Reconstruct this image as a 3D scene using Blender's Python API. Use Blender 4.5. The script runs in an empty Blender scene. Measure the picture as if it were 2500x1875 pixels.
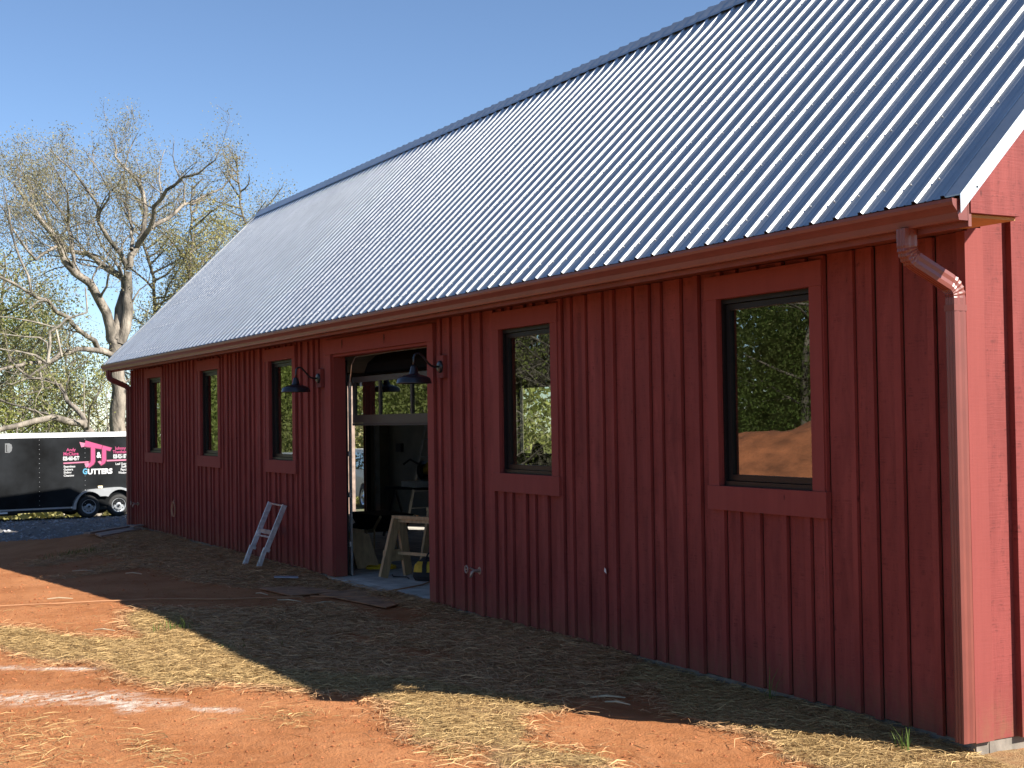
import bpy, math, random
import numpy as np
from mathutils import Vector, Matrix, noise
R = math.radians
scene = bpy.context.scene
COL = scene.collection
rng = random.Random(7)

# ------------------------------------------------------------------ camera
CAM = Vector((5.6446, -6.0, 1.8665))
YAW, PITCH, ROLL, FPX = 1.0758135, 0.0259866, -0.0145469, 3350.85
_f = Vector((-math.sin(YAW)*math.cos(PITCH), math.cos(YAW)*math.cos(PITCH), math.sin(PITCH)))
_r0 = Vector((math.cos(YAW), math.sin(YAW), 0)); _u0 = _r0.cross(_f)
_r = math.cos(ROLL)*_r0 + math.sin(ROLL)*_u0
_u = -math.sin(ROLL)*_r0 + math.cos(ROLL)*_u0
cd = bpy.data.cameras.new('camera'); cam = bpy.data.objects.new('camera', cd); COL.objects.link(cam)
cam.matrix_world = Matrix(((_r.x, _u.x, -_f.x, CAM.x), (_r.y, _u.y, -_f.y, CAM.y), (_r.z, _u.z, -_f.z, CAM.z), (0, 0, 0, 1)))
cd.sensor_width = 36; cd.lens = 36*FPX/2500; cd.clip_start = .1; cd.clip_end = 2000
scene.camera = cam

# ------------------------------------------------------------------ sky, sun, exposure
SUN = Vector((1.15, .77, 1.0)).normalized()
ELEV = math.asin(SUN.z); AZ = math.atan2(SUN.x, SUN.y)
w = bpy.data.worlds.new('World'); scene.world = w; w.use_nodes = True
nt = w.node_tree; nt.nodes.clear()
sky = nt.nodes.new('ShaderNodeTexSky'); sky.sky_type = 'NISHITA'; sky.sun_disc = False
sky.sun_elevation = ELEV; sky.sun_rotation = AZ
sky.altitude = 1200; sky.air_density = .85; sky.dust_density = .05; sky.ozone_density = 3.2
bg = nt.nodes.new('ShaderNodeBackground'); bg.inputs[1].default_value = .071
wo = nt.nodes.new('ShaderNodeOutputWorld')
nt.links.new(sky.outputs[0], bg.inputs[0]); nt.links.new(bg.outputs[0], wo.inputs[0])
sl = bpy.data.lights.new('sun', 'SUN'); sl.energy = 5.0; sl.angle = R(.53); sl.color = (1, .945, .86)
so = bpy.data.objects.new('sun', sl); COL.objects.link(so); so.rotation_euler = SUN.to_track_quat('Z', 'Y').to_euler()
so.location = (20, 14, 30)
scene.view_settings.view_transform = 'Standard'; scene.view_settings.look = 'None'
scene.view_settings.exposure = 1.25; scene.view_settings.gamma = 1; scene.view_settings.use_curve_mapping = False
scene.cycles.max_bounces = 10; scene.cycles.diffuse_bounces = 5; scene.cycles.glossy_bounces = 5
scene.cycles.transparent_max_bounces = 16
scene.cycles.sample_clamp_direct = 1.0; scene.cycles.sample_clamp_indirect = 3.0

# ------------------------------------------------------------------ helpers
def ray(px, py):
    return (px-1250)/FPX*_r - (py-937.5)/FPX*_u + _f
def at(px, py, D):
    return CAM + D*ray(px, py)

LOC = {}
def tag(o, label=None, cat=None, group=None, kind=None):
    if label: o['label'] = label
    if cat: o['category'] = cat
    if group: o['group'] = group
    if kind: o['kind'] = kind
    return o
def thing(name, loc, label, cat, group=None, rotz=0):
    o = bpy.data.objects.new(name, None); COL.objects.link(o); o.empty_display_size = .2
    o.location = loc; o.rotation_euler = (0, 0, rotz); LOC[o.name] = Vector(loc)
    return tag(o, label, cat, group)

class MB:
    def __init__(s): s.v = []; s.f = []
    def add(s, vs, fs):
        n = len(s.v); s.v += [tuple(p) for p in vs]; s.f += [tuple(i+n for i in f) for f in fs]; return s
    def hexa(s, p):
        return s.add(p, [(0, 3, 2, 1), (4, 5, 6, 7), (0, 1, 5, 4), (1, 2, 6, 5), (2, 3, 7, 6), (3, 0, 4, 7)])
    def box(s, x0, x1, y0, y1, z0, z1):
        return s.hexa([(x0, y0, z0), (x1, y0, z0), (x1, y1, z0), (x0, y1, z0), (x0, y0, z1), (x1, y0, z1), (x1, y1, z1), (x0, y1, z1)])
    def bar(s, a, b, wd, th, up=(0, 0, 1)):
        a = Vector(a); b = Vector(b); d = (b-a).normalized(); up = Vector(up)
        x = d.cross(up)
        if x.length < 1e-4: x = d.cross(Vector((0, 1, 0)))
        x.normalize(); y = x.cross(d).normalized(); x = x*wd/2; y = y*th/2
        return s.hexa([a-x-y, a+x-y, a+x+y, a-x+y, b-x-y, b+x-y, b+x+y, b-x+y])
    def tube(s, pts, rad, n=8, cap=True):
        pts = [Vector(p) for p in pts]; m = len(pts)
        if not isinstance(rad, (list, tuple)): rad = [rad]*m
        d0 = (pts[1]-pts[0]).normalized(); x = d0.orthogonal().normalized(); base = len(s.v)
        for i in range(m):
            d = (pts[min(i+1, m-1)]-pts[max(i-1, 0)])
            if d.length < 1e-9: d = d0
            d.normalize(); x = x-d*x.dot(d)
            if x.length < 1e-6: x = d.orthogonal()
            x.normalize(); y = d.cross(x)
            for k in range(n):
                a = 2*math.pi*k/n; s.v.append(tuple(pts[i]+(x*math.cos(a)+y*math.sin(a))*rad[i]))
        for i in range(m-1):
            for k in range(n):
                a = base+i*n+k; b = base+i*n+(k+1) % n
                s.f.append((a, b, b+n, a+n))
        if cap:
            s.f.append(tuple(base+k for k in range(n-1, -1, -1))); s.f.append(tuple(base+(m-1)*n+k for k in range(n)))
        return s
    def lathe(s, prof, c, axis, n=24):
        c = Vector(c); ax = Vector(axis).normalized(); x = ax.orthogonal().normalized(); y = ax.cross(x); base = len(s.v); m = len(prof)
        for (r, h) in prof:
            for k in range(n):
                a = 2*math.pi*k/n; s.v.append(tuple(c+ax*h+(x*math.cos(a)+y*math.sin(a))*max(r, 1e-5)))
        for i in range(m-1):
            for k in range(n):
                a = base+i*n+k; b = base+i*n+(k+1) % n; s.f.append((a, b, b+n, a+n))
        return s
    def prism(s, poly, fn):
        """poly: 2-D outline; fn(p,t) -> 3-D, t = 0 / 1"""
        n = len(poly); vs = [fn(p, 0) for p in poly]+[fn(p, 1) for p in poly]
        fs = [tuple(range(n-1, -1, -1)), tuple(range(n, 2*n))]+[(i, (i+1) % n, n+(i+1) % n, n+i) for i in range(n)]
        return s.add(vs, fs)
    def mesh(s, name, m, smooth=False, off=None):
        me = bpy.data.meshes.new(name)
        if off is not None: s.v = [(a-off[0], b-off[1], c-off[2]) for a, b, c in s.v]
        me.from_pydata(s.v, [], s.f)
        for mm in (m if isinstance(m, (list, tuple)) else [m]): me.materials.append(mm)
        if smooth: me.polygons.foreach_set('use_smooth', [True]*len(me.polygons))
        me.update(); return me
    def build(s, name, m, parent=None, smooth=False, local=False, fixn=True):
        if parent is None:
            a = np.array(s.v); off = ((a[:, 0].min()+a[:, 0].max())/2, (a[:, 1].min()+a[:, 1].max())/2, a[:, 2].min())
        elif local: off = (0, 0, 0)
        else: off = LOC[parent.name]
        me = s.mesh(name, m, smooth, off)
        if fixn and len(s.f) < 20000:
            import bmesh
            bm = bmesh.new(); bm.from_mesh(me); bmesh.ops.recalc_face_normals(bm, faces=bm.faces); bm.to_mesh(me); bm.free()
        o = bpy.data.objects.new(name, me); COL.objects.link(o)
        if parent is None: o.location = off; LOC[o.name] = Vector(off)
        else:
            o.parent = parent; LOC[o.name] = LOC[parent.name]
        return o

# ------------------------------------------------------------------ materials
def newmat(name):
    m = bpy.data.materials.new(name); m.use_nodes = True; nt = m.node_tree
    return m, nt, nt.nodes['Principled BSDF']
def N(nt, t, **kw):
    n = nt.nodes.new(t)
    for k, v in kw.items(): setattr(n, k, v)
    return n
def pos_vec(nt, sx, sy, sz):
    g = N(nt, 'ShaderNodeNewGeometry'); mp = N(nt, 'ShaderNodeMapping'); mp.inputs['Scale'].default_value = (sx, sy, sz)
    nt.links.new(g.outputs['Position'], mp.inputs[0]); return mp.outputs[0]
def noise_n(nt, vec, scale, detail=4, rough=.55, dist=0):
    n = N(nt, 'ShaderNodeTexNoise'); n.inputs['Scale'].default_value = scale; n.inputs['Detail'].default_value = detail
    n.inputs['Roughness'].default_value = rough; n.inputs['Distortion'].default_value = dist
    if vec is not None: nt.links.new(vec, n.inputs['Vector'])
    return n.outputs[0]
def ramp(nt, src, lo, hi, a=0., b=1.):
    r = N(nt, 'ShaderNodeMapRange'); r.inputs[1].default_value = lo; r.inputs[2].default_value = hi
    r.inputs[3].default_value = a; r.inputs[4].default_value = b
    nt.links.new(src, r.inputs[0]); return r.outputs[0]
def mixc(nt, fac, a, b, blend='MIX'):
    m = N(nt, 'ShaderNodeMix', data_type='RGBA', blend_type=blend)
    for i, x in ((0, fac), (6, a), (7, b)):
        if hasattr(x, 'is_linked'): nt.links.new(x, m.inputs[i])
        elif i == 0: m.inputs[0].default_value = x
        else: m.inputs[i].default_value = (*x, 1)
    return m.outputs[2]
def math_n(nt, op, a, b=None):
    m = N(nt, 'ShaderNodeMath', operation=op)
    for i, x in enumerate((a, b)):
        if x is None: continue
        if hasattr(x, 'is_linked'): nt.links.new(x, m.inputs[i])
        else: m.inputs[i].default_value = x
    return m.outputs[0]
def bump(nt, bs, h, strength=.3, dist=.01):
    b = N(nt, 'ShaderNodeBump'); b.inputs['Strength'].default_value = strength; b.inputs['Distance'].default_value = dist
    nt.links.new(h, b.inputs['Height']); nt.links.new(b.outputs[0], bs.inputs['Normal'])

def simple(name, c, rough=.6, metal=0., var=.18, scale=6., bmp=.15, spec=.5, stretch=(1, 1, 1), bd=.004):
    if metal < .3 and max(c) < .7: c = tuple(x*.86 for x in c)
    m, nt, bs = newmat(name); v = pos_vec(nt, *stretch)
    n = noise_n(nt, v, scale, 5)
    d = tuple(x*(1-var*1.6) for x in c); l = tuple(min(1, x*(1+var)) for x in c)
    nt.links.new(mixc(nt, ramp(nt, n, .3, .7), d, l), bs.inputs['Base Color'])
    bs.inputs['Roughness'].default_value = rough; bs.inputs['Metallic'].default_value = metal
    bs.inputs['Specular IOR Level'].default_value = spec
    if bmp: bump(nt, bs, noise_n(nt, v, scale*6, 4), bmp, bd)
    return m

def wood_red(name, base, dark, light, rough=.75, saw=.5, blotch=.5):
    m, nt, bs = newmat(name)
    vz = pos_vec(nt, 1, 1, 1)
    saww = noise_n(nt, pos_vec(nt, 5, 5, 95), 1, 3, .6, .6)           # band-saw marks across the board
    grain = noise_n(nt, pos_vec(nt, 70, 70, 2.2), 1, 4, .6)             # grain along the board
    big = noise_n(nt, pos_vec(nt, 6, 6, 1.3), 1, 4, .6, .4)             # uneven stain
    mott = noise_n(nt, pos_vec(nt, 22, 22, 9), 1, 5, .7, .8)
    oi = N(nt, 'ShaderNodeObjectInfo')
    c = mixc(nt, ramp(nt, big, .34, .66), dark, light)
    c = mixc(nt, ramp(nt, oi.outputs['Random'], 0, 1, 0, .55), c, base)
    k = math_n(nt, 'MULTIPLY', ramp(nt, mott, .5, .66), ramp(nt, saww, .45, .62))
    k = math_n(nt, 'MULTIPLY', k, blotch)
    c = mixc(nt, k, c, tuple(x*.5 for x in dark))
    c = mixc(nt, ramp(nt, grain, .35, .7, 0, .22), c, tuple(x*.72 for x in base))
    vo = N(nt, 'ShaderNodeTexVoronoi'); vo.inputs['Scale'].default_value = 1.0; nt.links.new(pos_vec(nt, 4.2, 4.2, 1.9), vo.inputs['Vector'])
    c = mixc(nt, ramp(nt, vo.outputs['Distance'], .05, .02, 0, .75), c, tuple(x*.35 for x in dark))                # knots
    gz0 = N(nt, 'ShaderNodeNewGeometry'); sx = N(nt, 'ShaderNodeSeparateXYZ'); nt.links.new(gz0.outputs['Position'], sx.inputs[0])
    spl = math_n(nt, 'MULTIPLY', ramp(nt, math_n(nt, 'ADD', sx.outputs[2], math_n(nt, 'MULTIPLY', big, -.35)), .12, -.17, 0, .55), ramp(nt, mott, .35, .6))
    c = mixc(nt, spl, c, (.20, .085, .045))                                                                       # rain-splashed clay at the foot
    nt.links.new(c, bs.inputs['Base Color']); bs.inputs['Roughness'].default_value = rough
    bs.inputs['Specular IOR Level'].default_value = .3
    h = math_n(nt, 'ADD', math_n(nt, 'MULTIPLY', saww, .7), math_n(nt, 'MULTIPLY', grain, .5))
    bump(nt, bs, h, saw, .004)
    return m

M = {}
M['board'] = wood_red('red_rough_sawn_wood', (.190, .036, .031), (.138, .025, .022), (.262, .058, .050), saw=.6, blotch=.75)
M['batten'] = wood_red('red_batten_wood', (.205, .038, .033), (.158, .029, .025), (.25, .052, .044), saw=.6, blotch=.35)
M['casing'] = wood_red('red_smooth_casing', (.215, .045, .038), (.20, .040, .034), (.232, .050, .042), saw=.25, blotch=.12)
M['gutter'] = simple('red_enamel_gutter', (.20, .055, .042), .38, var=.06, bmp=.02)
M['soffit'] = simple('red_soffit_paint', (.21, .055, .045), .6, var=.12)
M['soffit_dark'] = simple('dark_red_stain', (.055, .014, .012), .7)
M['soffit_orange'] = simple('orange_soffit_wood', (.55, .30, .10), .7, var=.12)  # orange base colour for the near return soffit
M['black'] = simple('black_powder_coat', (.010, .010, .011), .42, var=.1, bmp=.02, spec=.3)
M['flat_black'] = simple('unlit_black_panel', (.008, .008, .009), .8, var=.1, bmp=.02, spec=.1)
M['bronze'] = simple('dark_bronze_aluminium', (.034, .033, .031), .5, var=.08, bmp=.02)
M['lamp'] = simple('black_enamel', (.020, .022, .027), .3, var=.1, bmp=.01)
M['concrete'] = simple('concrete', (.60, .56, .49), .85, var=.25, scale=4, bmp=.3)
M['cement'] = simple('foundation_concrete', (.25, .215, .175), .9, var=.25, scale=9, bmp=.5)
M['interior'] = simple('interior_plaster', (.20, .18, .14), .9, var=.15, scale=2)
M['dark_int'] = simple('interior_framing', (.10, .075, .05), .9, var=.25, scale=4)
M['galv'] = simple('galvanised_track', (.55, .56, .57), .4, 1., var=.1, bmp=.03)
M['alu'] = simple('dull_aluminium', (.62, .64, .67), .5, .75, var=.2, scale=14, bmp=.05)
M['lumber'] = simple('raw_pine', (.52, .36, .19), .7, var=.2, scale=3, stretch=(8, 8, 1), bmp=.1)
M['ply'] = simple('weathered_plywood', (.40, .20, .095), .85, var=.3, scale=5, bmp=.3)
M['scrap'] = simple('grey_weathered_wood', (.34, .25, .20), .85, var=.3, scale=5, bmp=.3)
M['stick'] = simple('pale_stick', (.55, .44, .28), .8, var=.15, scale=9)
M['slate'] = simple('grey_metal_offcut', (.33, .36, .40), .5, .3, var=.1)
M['yellow'] = simple('yellow_fabric', (.62, .38, .03), .75, var=.15, scale=12)
M['ycord'] = simple('yellow_cord', (.75, .50, .03), .5, var=.1)
M['ocord'] = simple('dusty_orange_cord', (.42, .20, .09), .7, var=.15)
M['blackcloth'] = simple('black_fabric', (.015, .015, .016), .85, var=.2)
M['tan'] = simple('tan_wood_handle', (.5, .34, .17), .6, var=.15)
M['brass'] = simple('worn_brass', (.34, .26, .22), .45, .5, var=.2)
M['copperwire'] = simple('tan_cable', (.46, .26, .15), .6, var=.1)
M['white'] = simple('white_paint', (.72, .72, .72), .35, var=.03, bmp=0)
M['vwhite'] = simple('white_car_paint', (.52, .53, .55), .22, var=.02, bmp=0)
M['tyre'] = simple('tyre_rubber', (.028, .027, .026), .8, var=.25, scale=20)
M['hub'] = simple('painted_steel_wheel', (.42, .44, .46), .45, .4, var=.12, scale=12, bmp=.02)
M['silver'] = simple('brushed_aluminium', (.72, .74, .76), .35, .85, var=.06, bmp=.02)
M['vent'] = simple('grey_plastic_vent', (.16, .165, .17), .6, var=.1)
M['dullgrey'] = simple('dull_grey_rail', (.22, .22, .21), .6, .2)
M['trailer'] = simple('dusty_black_panel', (.013, .0145, .0165), .42, var=.5, scale=1.2, bmp=.01, spec=.15)
M['under'] = simple('black_chassis', (.012, .012, .012), .7, var=.2)
M['pink'] = simple('pink_vinyl', (.46, .055, .17), .5, var=.02, bmp=0)
M['pinkdark'] = simple('dark_pink_outline', (.10, .012, .03), .5, var=.02, bmp=0)
M['pinklight'] = simple('light_pink_vinyl', (.52, .17, .27), .5, var=.02, bmp=0)
M['white_vinyl'] = simple('white_vinyl', (.62, .62, .62), .5, var=.02, bmp=0)
M['cyan'] = simple('cyan_vinyl', (.09, .33, .5), .5, var=.1, bmp=0)
M['amber'] = simple('amber_lens', (.85, .72, .45), .3, var=.02, bmp=0)
M['rubberblack'] = simple('black_rubber', (.02, .02, .02), .6, var=.1)
M['skin'] = simple('skin', (.45, .27, .19), .6, var=.05); M['hair'] = simple('dark_hair', (.03, .022, .016), .7)
M['shirt'] = simple('dark_shirt', (.03, .035, .05), .85); M['jeans'] = simple('blue_jeans', (.05, .07, .12), .85)
M['bark'] = simple('pale_oak_bark', (.27, .232, .188), .95, var=.55, scale=2.6, stretch=(1, 1, .35), bmp=.9, bd=.05)
M['bark_pale'] = simple('sun_bleached_branch', (.40, .35, .285), .95, var=.35, scale=3, bmp=.6, bd=.04)
M['bark_dark'] = simple('grey_brown_bark', (.17, .145, .115), .95, var=.4, scale=2, bmp=.7, bd=.03)
M['tool'] = simple('black_tool_plastic', (.02, .02, .02), .5, var=.2)

def roof_metal():
    m, nt, bs = newmat('galvalume_roofing')
    n = noise_n(nt, pos_vec(nt, 1, 1, 1), 3.0, 5)
    nt.links.new(mixc(nt, ramp(nt, n, .3, .7), (.53, .54, .54), (.64, .65, .65)), bs.inputs['Base Color'])
    bs.inputs['Metallic'].default_value = 1.0
    nt.links.new(ramp(nt, noise_n(nt, pos_vec(nt, 1, 1, 1), 30, 3), .3, .7, .36, .44), bs.inputs['Roughness'])
    bump(nt, bs, noise_n(nt, pos_vec(nt, 2.2, .5, .5), 1, 2), .12, .03)
    return m
M['roof'] = roof_metal()

def glass(name, ior, tint):
    m, nt, bs = newmat(name); nt.nodes.remove(bs)
    fr = N(nt, 'ShaderNodeFresnel'); fr.inputs[0].default_value = ior
    tr = N(nt, 'ShaderNodeBsdfTransparent'); tr.inputs[0].default_value = (*tint, 1)
    gl = N(nt, 'ShaderNodeBsdfGlossy'); gl.inputs['Roughness'].default_value = .0; gl.inputs[0].default_value = (.95, 1, .97, 1)
    bp = N(nt, 'ShaderNodeBump'); bp.inputs['Strength'].default_value = .03; bp.inputs['Distance'].default_value = .002
    nt.links.new(noise_n(nt, pos_vec(nt, 1, 1, 1), 5, 1), bp.inputs['Height']); nt.links.new(bp.outputs[0], gl.inputs['Normal'])
    mx = N(nt, 'ShaderNodeMixShader')
    ge = N(nt, 'ShaderNodeNewGeometry')
    nt.links.new(math_n(nt, 'MULTIPLY', fr.outputs[0], math_n(nt, 'SUBTRACT', 1., ge.outputs['Backfacing'])), mx.inputs[0]); nt.links.new(tr.outputs[0], mx.inputs[1]); nt.links.new(gl.outputs[0], mx.inputs[2])
    nt.links.new(mx.outputs[0], nt.nodes['Material Output'].inputs[0]); return m
M['glass'] = glass('coated_window_glass', 2.5, (.72, .76, .70))
M['carglass'] = glass('tinted_car_glass', 1.8, (.12, .14, .15))

def island_mat(name, a, b, c=None, transl=.0, rough=.7):
    k = 1.28 if ('straw' in name or 'clay' in name or 'gravel' in name) else 1.1
    a = tuple(x*k for x in a); b = tuple(x*k for x in b); c = tuple(x*k for x in c) if c else None
    m, nt, bs = newmat(name); g = N(nt, 'ShaderNodeNewGeometry')
    col = mixc(nt, g.outputs['Random Per Island'], a, b)
    if c: col = mixc(nt, ramp(nt, noise_n(nt, pos_vec(nt, 1, 1, 1), .35, 3), .42, .62), col, c)
    nt.links.new(col, bs.inputs['Base Color']); bs.inputs['Roughness'].default_value = rough
    bs.inputs['Specular IOR Level'].default_value = .25
    if transl:
        t = N(nt, 'ShaderNodeBsdfTranslucent'); nt.links.new(col, t.inputs[0]); mx = N(nt, 'ShaderNodeMixShader'); mx.inputs[0].default_value = transl
        nt.links.new(bs.outputs[0], mx.inputs[1]); nt.links.new(t.outputs[0], mx.inputs[2]); nt.links.new(mx.outputs[0], nt.nodes['Material Output'].inputs[0])
    return m
M['leaf_oak'] = island_mat('young_olive_leaves', (.17, .155, .085), (.33, .30, .175), None, .4)
M['leaf_yellow'] = island_mat('yellow_olive_leaves', (.19, .18, .06), (.34, .30, .12), None, .3)
M['leaf_green'] = island_mat('spring_green_leaves', (.16, .185, .045), (.32, .32, .10), (.28, .25, .13), .35)
M['leaf_deep'] = island_mat('deep_green_leaves', (.08, .11, .024), (.16, .19, .045), (.12, .12, .04), .3)
M['leaf_soft'] = island_mat('dense_green_foliage', (.085, .14, .025), (.13, .19, .04), (.10, .115, .036), .5)
M['leaf_soft_green'] = island_mat('sunny_green_foliage', (.22, .28, .065), (.30, .35, .10), (.26, .27, .11), .55)
M['straw'] = island_mat('straw', (.20, .128, .052), (.44, .30, .135), None, .15)
M['shadestraw'] = island_mat('shade_lifted_straw', (.20, .108, .052), (.50, .30, .145), None, .1)  # straw in the barn shade, colour warmed and lifted to offset that shade
M['grass'] = island_mat('green_grass', (.045, .085, .015), (.12, .17, .035), None, .3)
M['pebble'] = island_mat('clay_crumbs', (.17, .05, .018), (.30, .11, .045), None, 0, .9)
M['gravelstone'] = island_mat('gravel_stones', (.08, .08, .088), (.25, .25, .26), None, 0, .9)

# ------------------------------------------------------------------ terrain
def sst(a, b, x):
    t = min(1, max(0, (x-a)/(b-a))); return t*t*(3-2*t)
def terr(x, y):
    if x > -9: far = .015+.012*max(0, min(8, x+2))*sst(-2, -6, y)
    elif x > -16: far = .015-.035*(-9-x)
    elif x > -36: far = -.23-.0282*(-16-x)
    elif x > -62: far = -.794-.10*(-36-x)
    else: far = -3.394-.02*(-62-x)
    far = max(far, -5.5)
    wall = -.024-.035*sst(.0, .35, noise.noise(Vector((x*.45, 1.7, 2)))) if x > -19.5 else -.055+(far+.055)*sst(-19.5, -24, x)
    t = sst(-3.0, -.25, y)*sst(-27, -20, x) if x < 3 else 0
    z = far*(1-t)+wall*t
    if -20.45 < x < -.15 and .12 < y < 5.1: z = -.25
    if x > -.4: z -= .05*sst(-.4, .3, x)*sst(-.8, .1, y)
    z += .012*noise.noise(Vector((x*.7, y*.9, 3)))+.006*noise.noise(Vector((x*3.1, y*3.1, 9)))
    return z

def inpoly(x, y, P):
    c = False; j = len(P)-1
    for i in range(len(P)):
        xi, yi = P[i]; xj, yj = P[j]
        if (yi > y) != (yj > y) and x < (xj-xi)*(y-yi)/(yj-yi)+xi: c = not c
        j = i
    return c
TONGUE = [(-7.71, -4.37), (-7.43, -3.95), (-6.81, -3.71), (-6.41, -3.44), (-6.38, -3.21), (-6.65, -3.15), (-7.69, -3.05), (-8.12, -2.78), (-7.7, -2.54), (-6.21, -2.68), (-4.21, -2.69), (-3.46, -2.09), (-3.38, -1.91), (-2.84, -1.72), (-2.11, -1.41), (-2.0, -1.62), (-2.03, -1.8), (-1.88, -1.92), (-1.74, -1.94), (-1.48, -2.11), (-1.3, -2.19), (-1.14, -2.16), (-.95, -2.06), (-.72, -1.93), (-.52, -2.09), (-.84, -2.61), (-1.23, -2.44), (-1.51, -2.61), (-1.61, -2.77), (-1.86, -2.63), (-2.13, -2.57), (-2.32, -2.63), (-2.59, -2.42), (-2.89, -2.51), (-3.12, -2.57), (-3.3, -2.76), (-3.68, -2.98), (-3.95, -3.14), (-4.02, -3.38), (-3.99, -3.59), (-4.6, -3.74), (-5.29, -3.74), (-5.52, -4.1), (-6.54, -4.32), (-6.88, -4.47)]
NEAR = [(-2.65, -.81), (-2.56, -.44), (-1.68, -.91), (-1.5, -.98), (-1.24, -.91), (-.89, -.87), (-.64, -.92), (-.41, -1.06), (-.15, -1.06), (.17, -.94), (1.2, -1.2), (1.6, .4), (.4, 1.2), (.05, .6), (-.1, .05), (-1.49, .05), (-3.41, .05)]
SHADE = [(-19.67, -.18), (-18.24, -.99), (-16.8, -1.81), (-16.5, -2.47), (-15.65, -2.66), (-15.52, -2.17), (-16.05, -1.53), (-14.51, -1.44), (-13.35, -2.46), (-13.12, -2.93), (-12.83, -2.66), (-13.3, -1.58), (-12.08, -1.5), (-10.92, -1.56), (-10.17, -1.38), (-9.66, -1.07), (-9.59, -.77), (-9.09, -.31), (-6.71, -.29), (-5.85, -.89), (-7.49, -.93), (-7.66, -1.69), (-7.75, -2.33), (-8.32, -2.67), (-7.32, -2.64), (-5.96, -2.68), (-4.19, -2.66), (-3.32, -2.15), (-2.74, -1.77), (-2.21, -1.43), (-2.39, -.83), (-3.22, .03), (-7.2, .03), (-10.2, .03), (-16.77, .03)]
BARE = [(-5.48, -1.54, .55, .16), (-4.42, -1.41, .55, .2), (-2.25, -1.25, .42, .16), (-6.6, -.75, .5, .2), (-9.1, -.78, .52, .26), (-8.0, -.46, .82, .22)]
def straw_mask(x, y):
    """0..1 cover, and 0/1 fresh"""
    jx = x+.16*noise.noise(Vector((x*2.2, y*2.2, 1)))+.05*noise.noise(Vector((x*9, y*9, 5)))
    jy = y+.12*noise.noise(Vector((x*2.2, y*2.2, 7)))+.05*noise.noise(Vector((x*9, y*9, 2)))
    for bx, by, ax, ay in BARE:
        if ((jx-bx)/ax)**2+((jy-by)/ay)**2 < 1: return 0
    if inpoly(jx, jy, TONGUE) or inpoly(jx, jy, NEAR): return 1
    if inpoly(jx, jy, SHADE): return .95 if x > -7 else .75
    return 0
LIME = [(-5.6, -4.5, -5.08, -3.86, .075), (-4.38, -4.75, -3.95, -4.0, .19), (-4.0, -4.15, -3.5, -3.68, .11), (-3.25, -3.55, -3.1, -3.40, .06), (-3.95, -3.95, -3.4, -3.95, .07)]
def lime_mask(x, y):
    v = 0
    for x0, y0, x1, y1, wd in LIME:
        dx, dy = x1-x0, y1-y0; L = dx*dx+dy*dy
        t = min(1, max(0, ((x-x0)*dx+(y-y0)*dy)/L)); d = math.hypot(x-x0-t*dx, y-y0-t*dy)
        v = max(v, 1-d/wd/1.6)
    return max(0, v)

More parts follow.
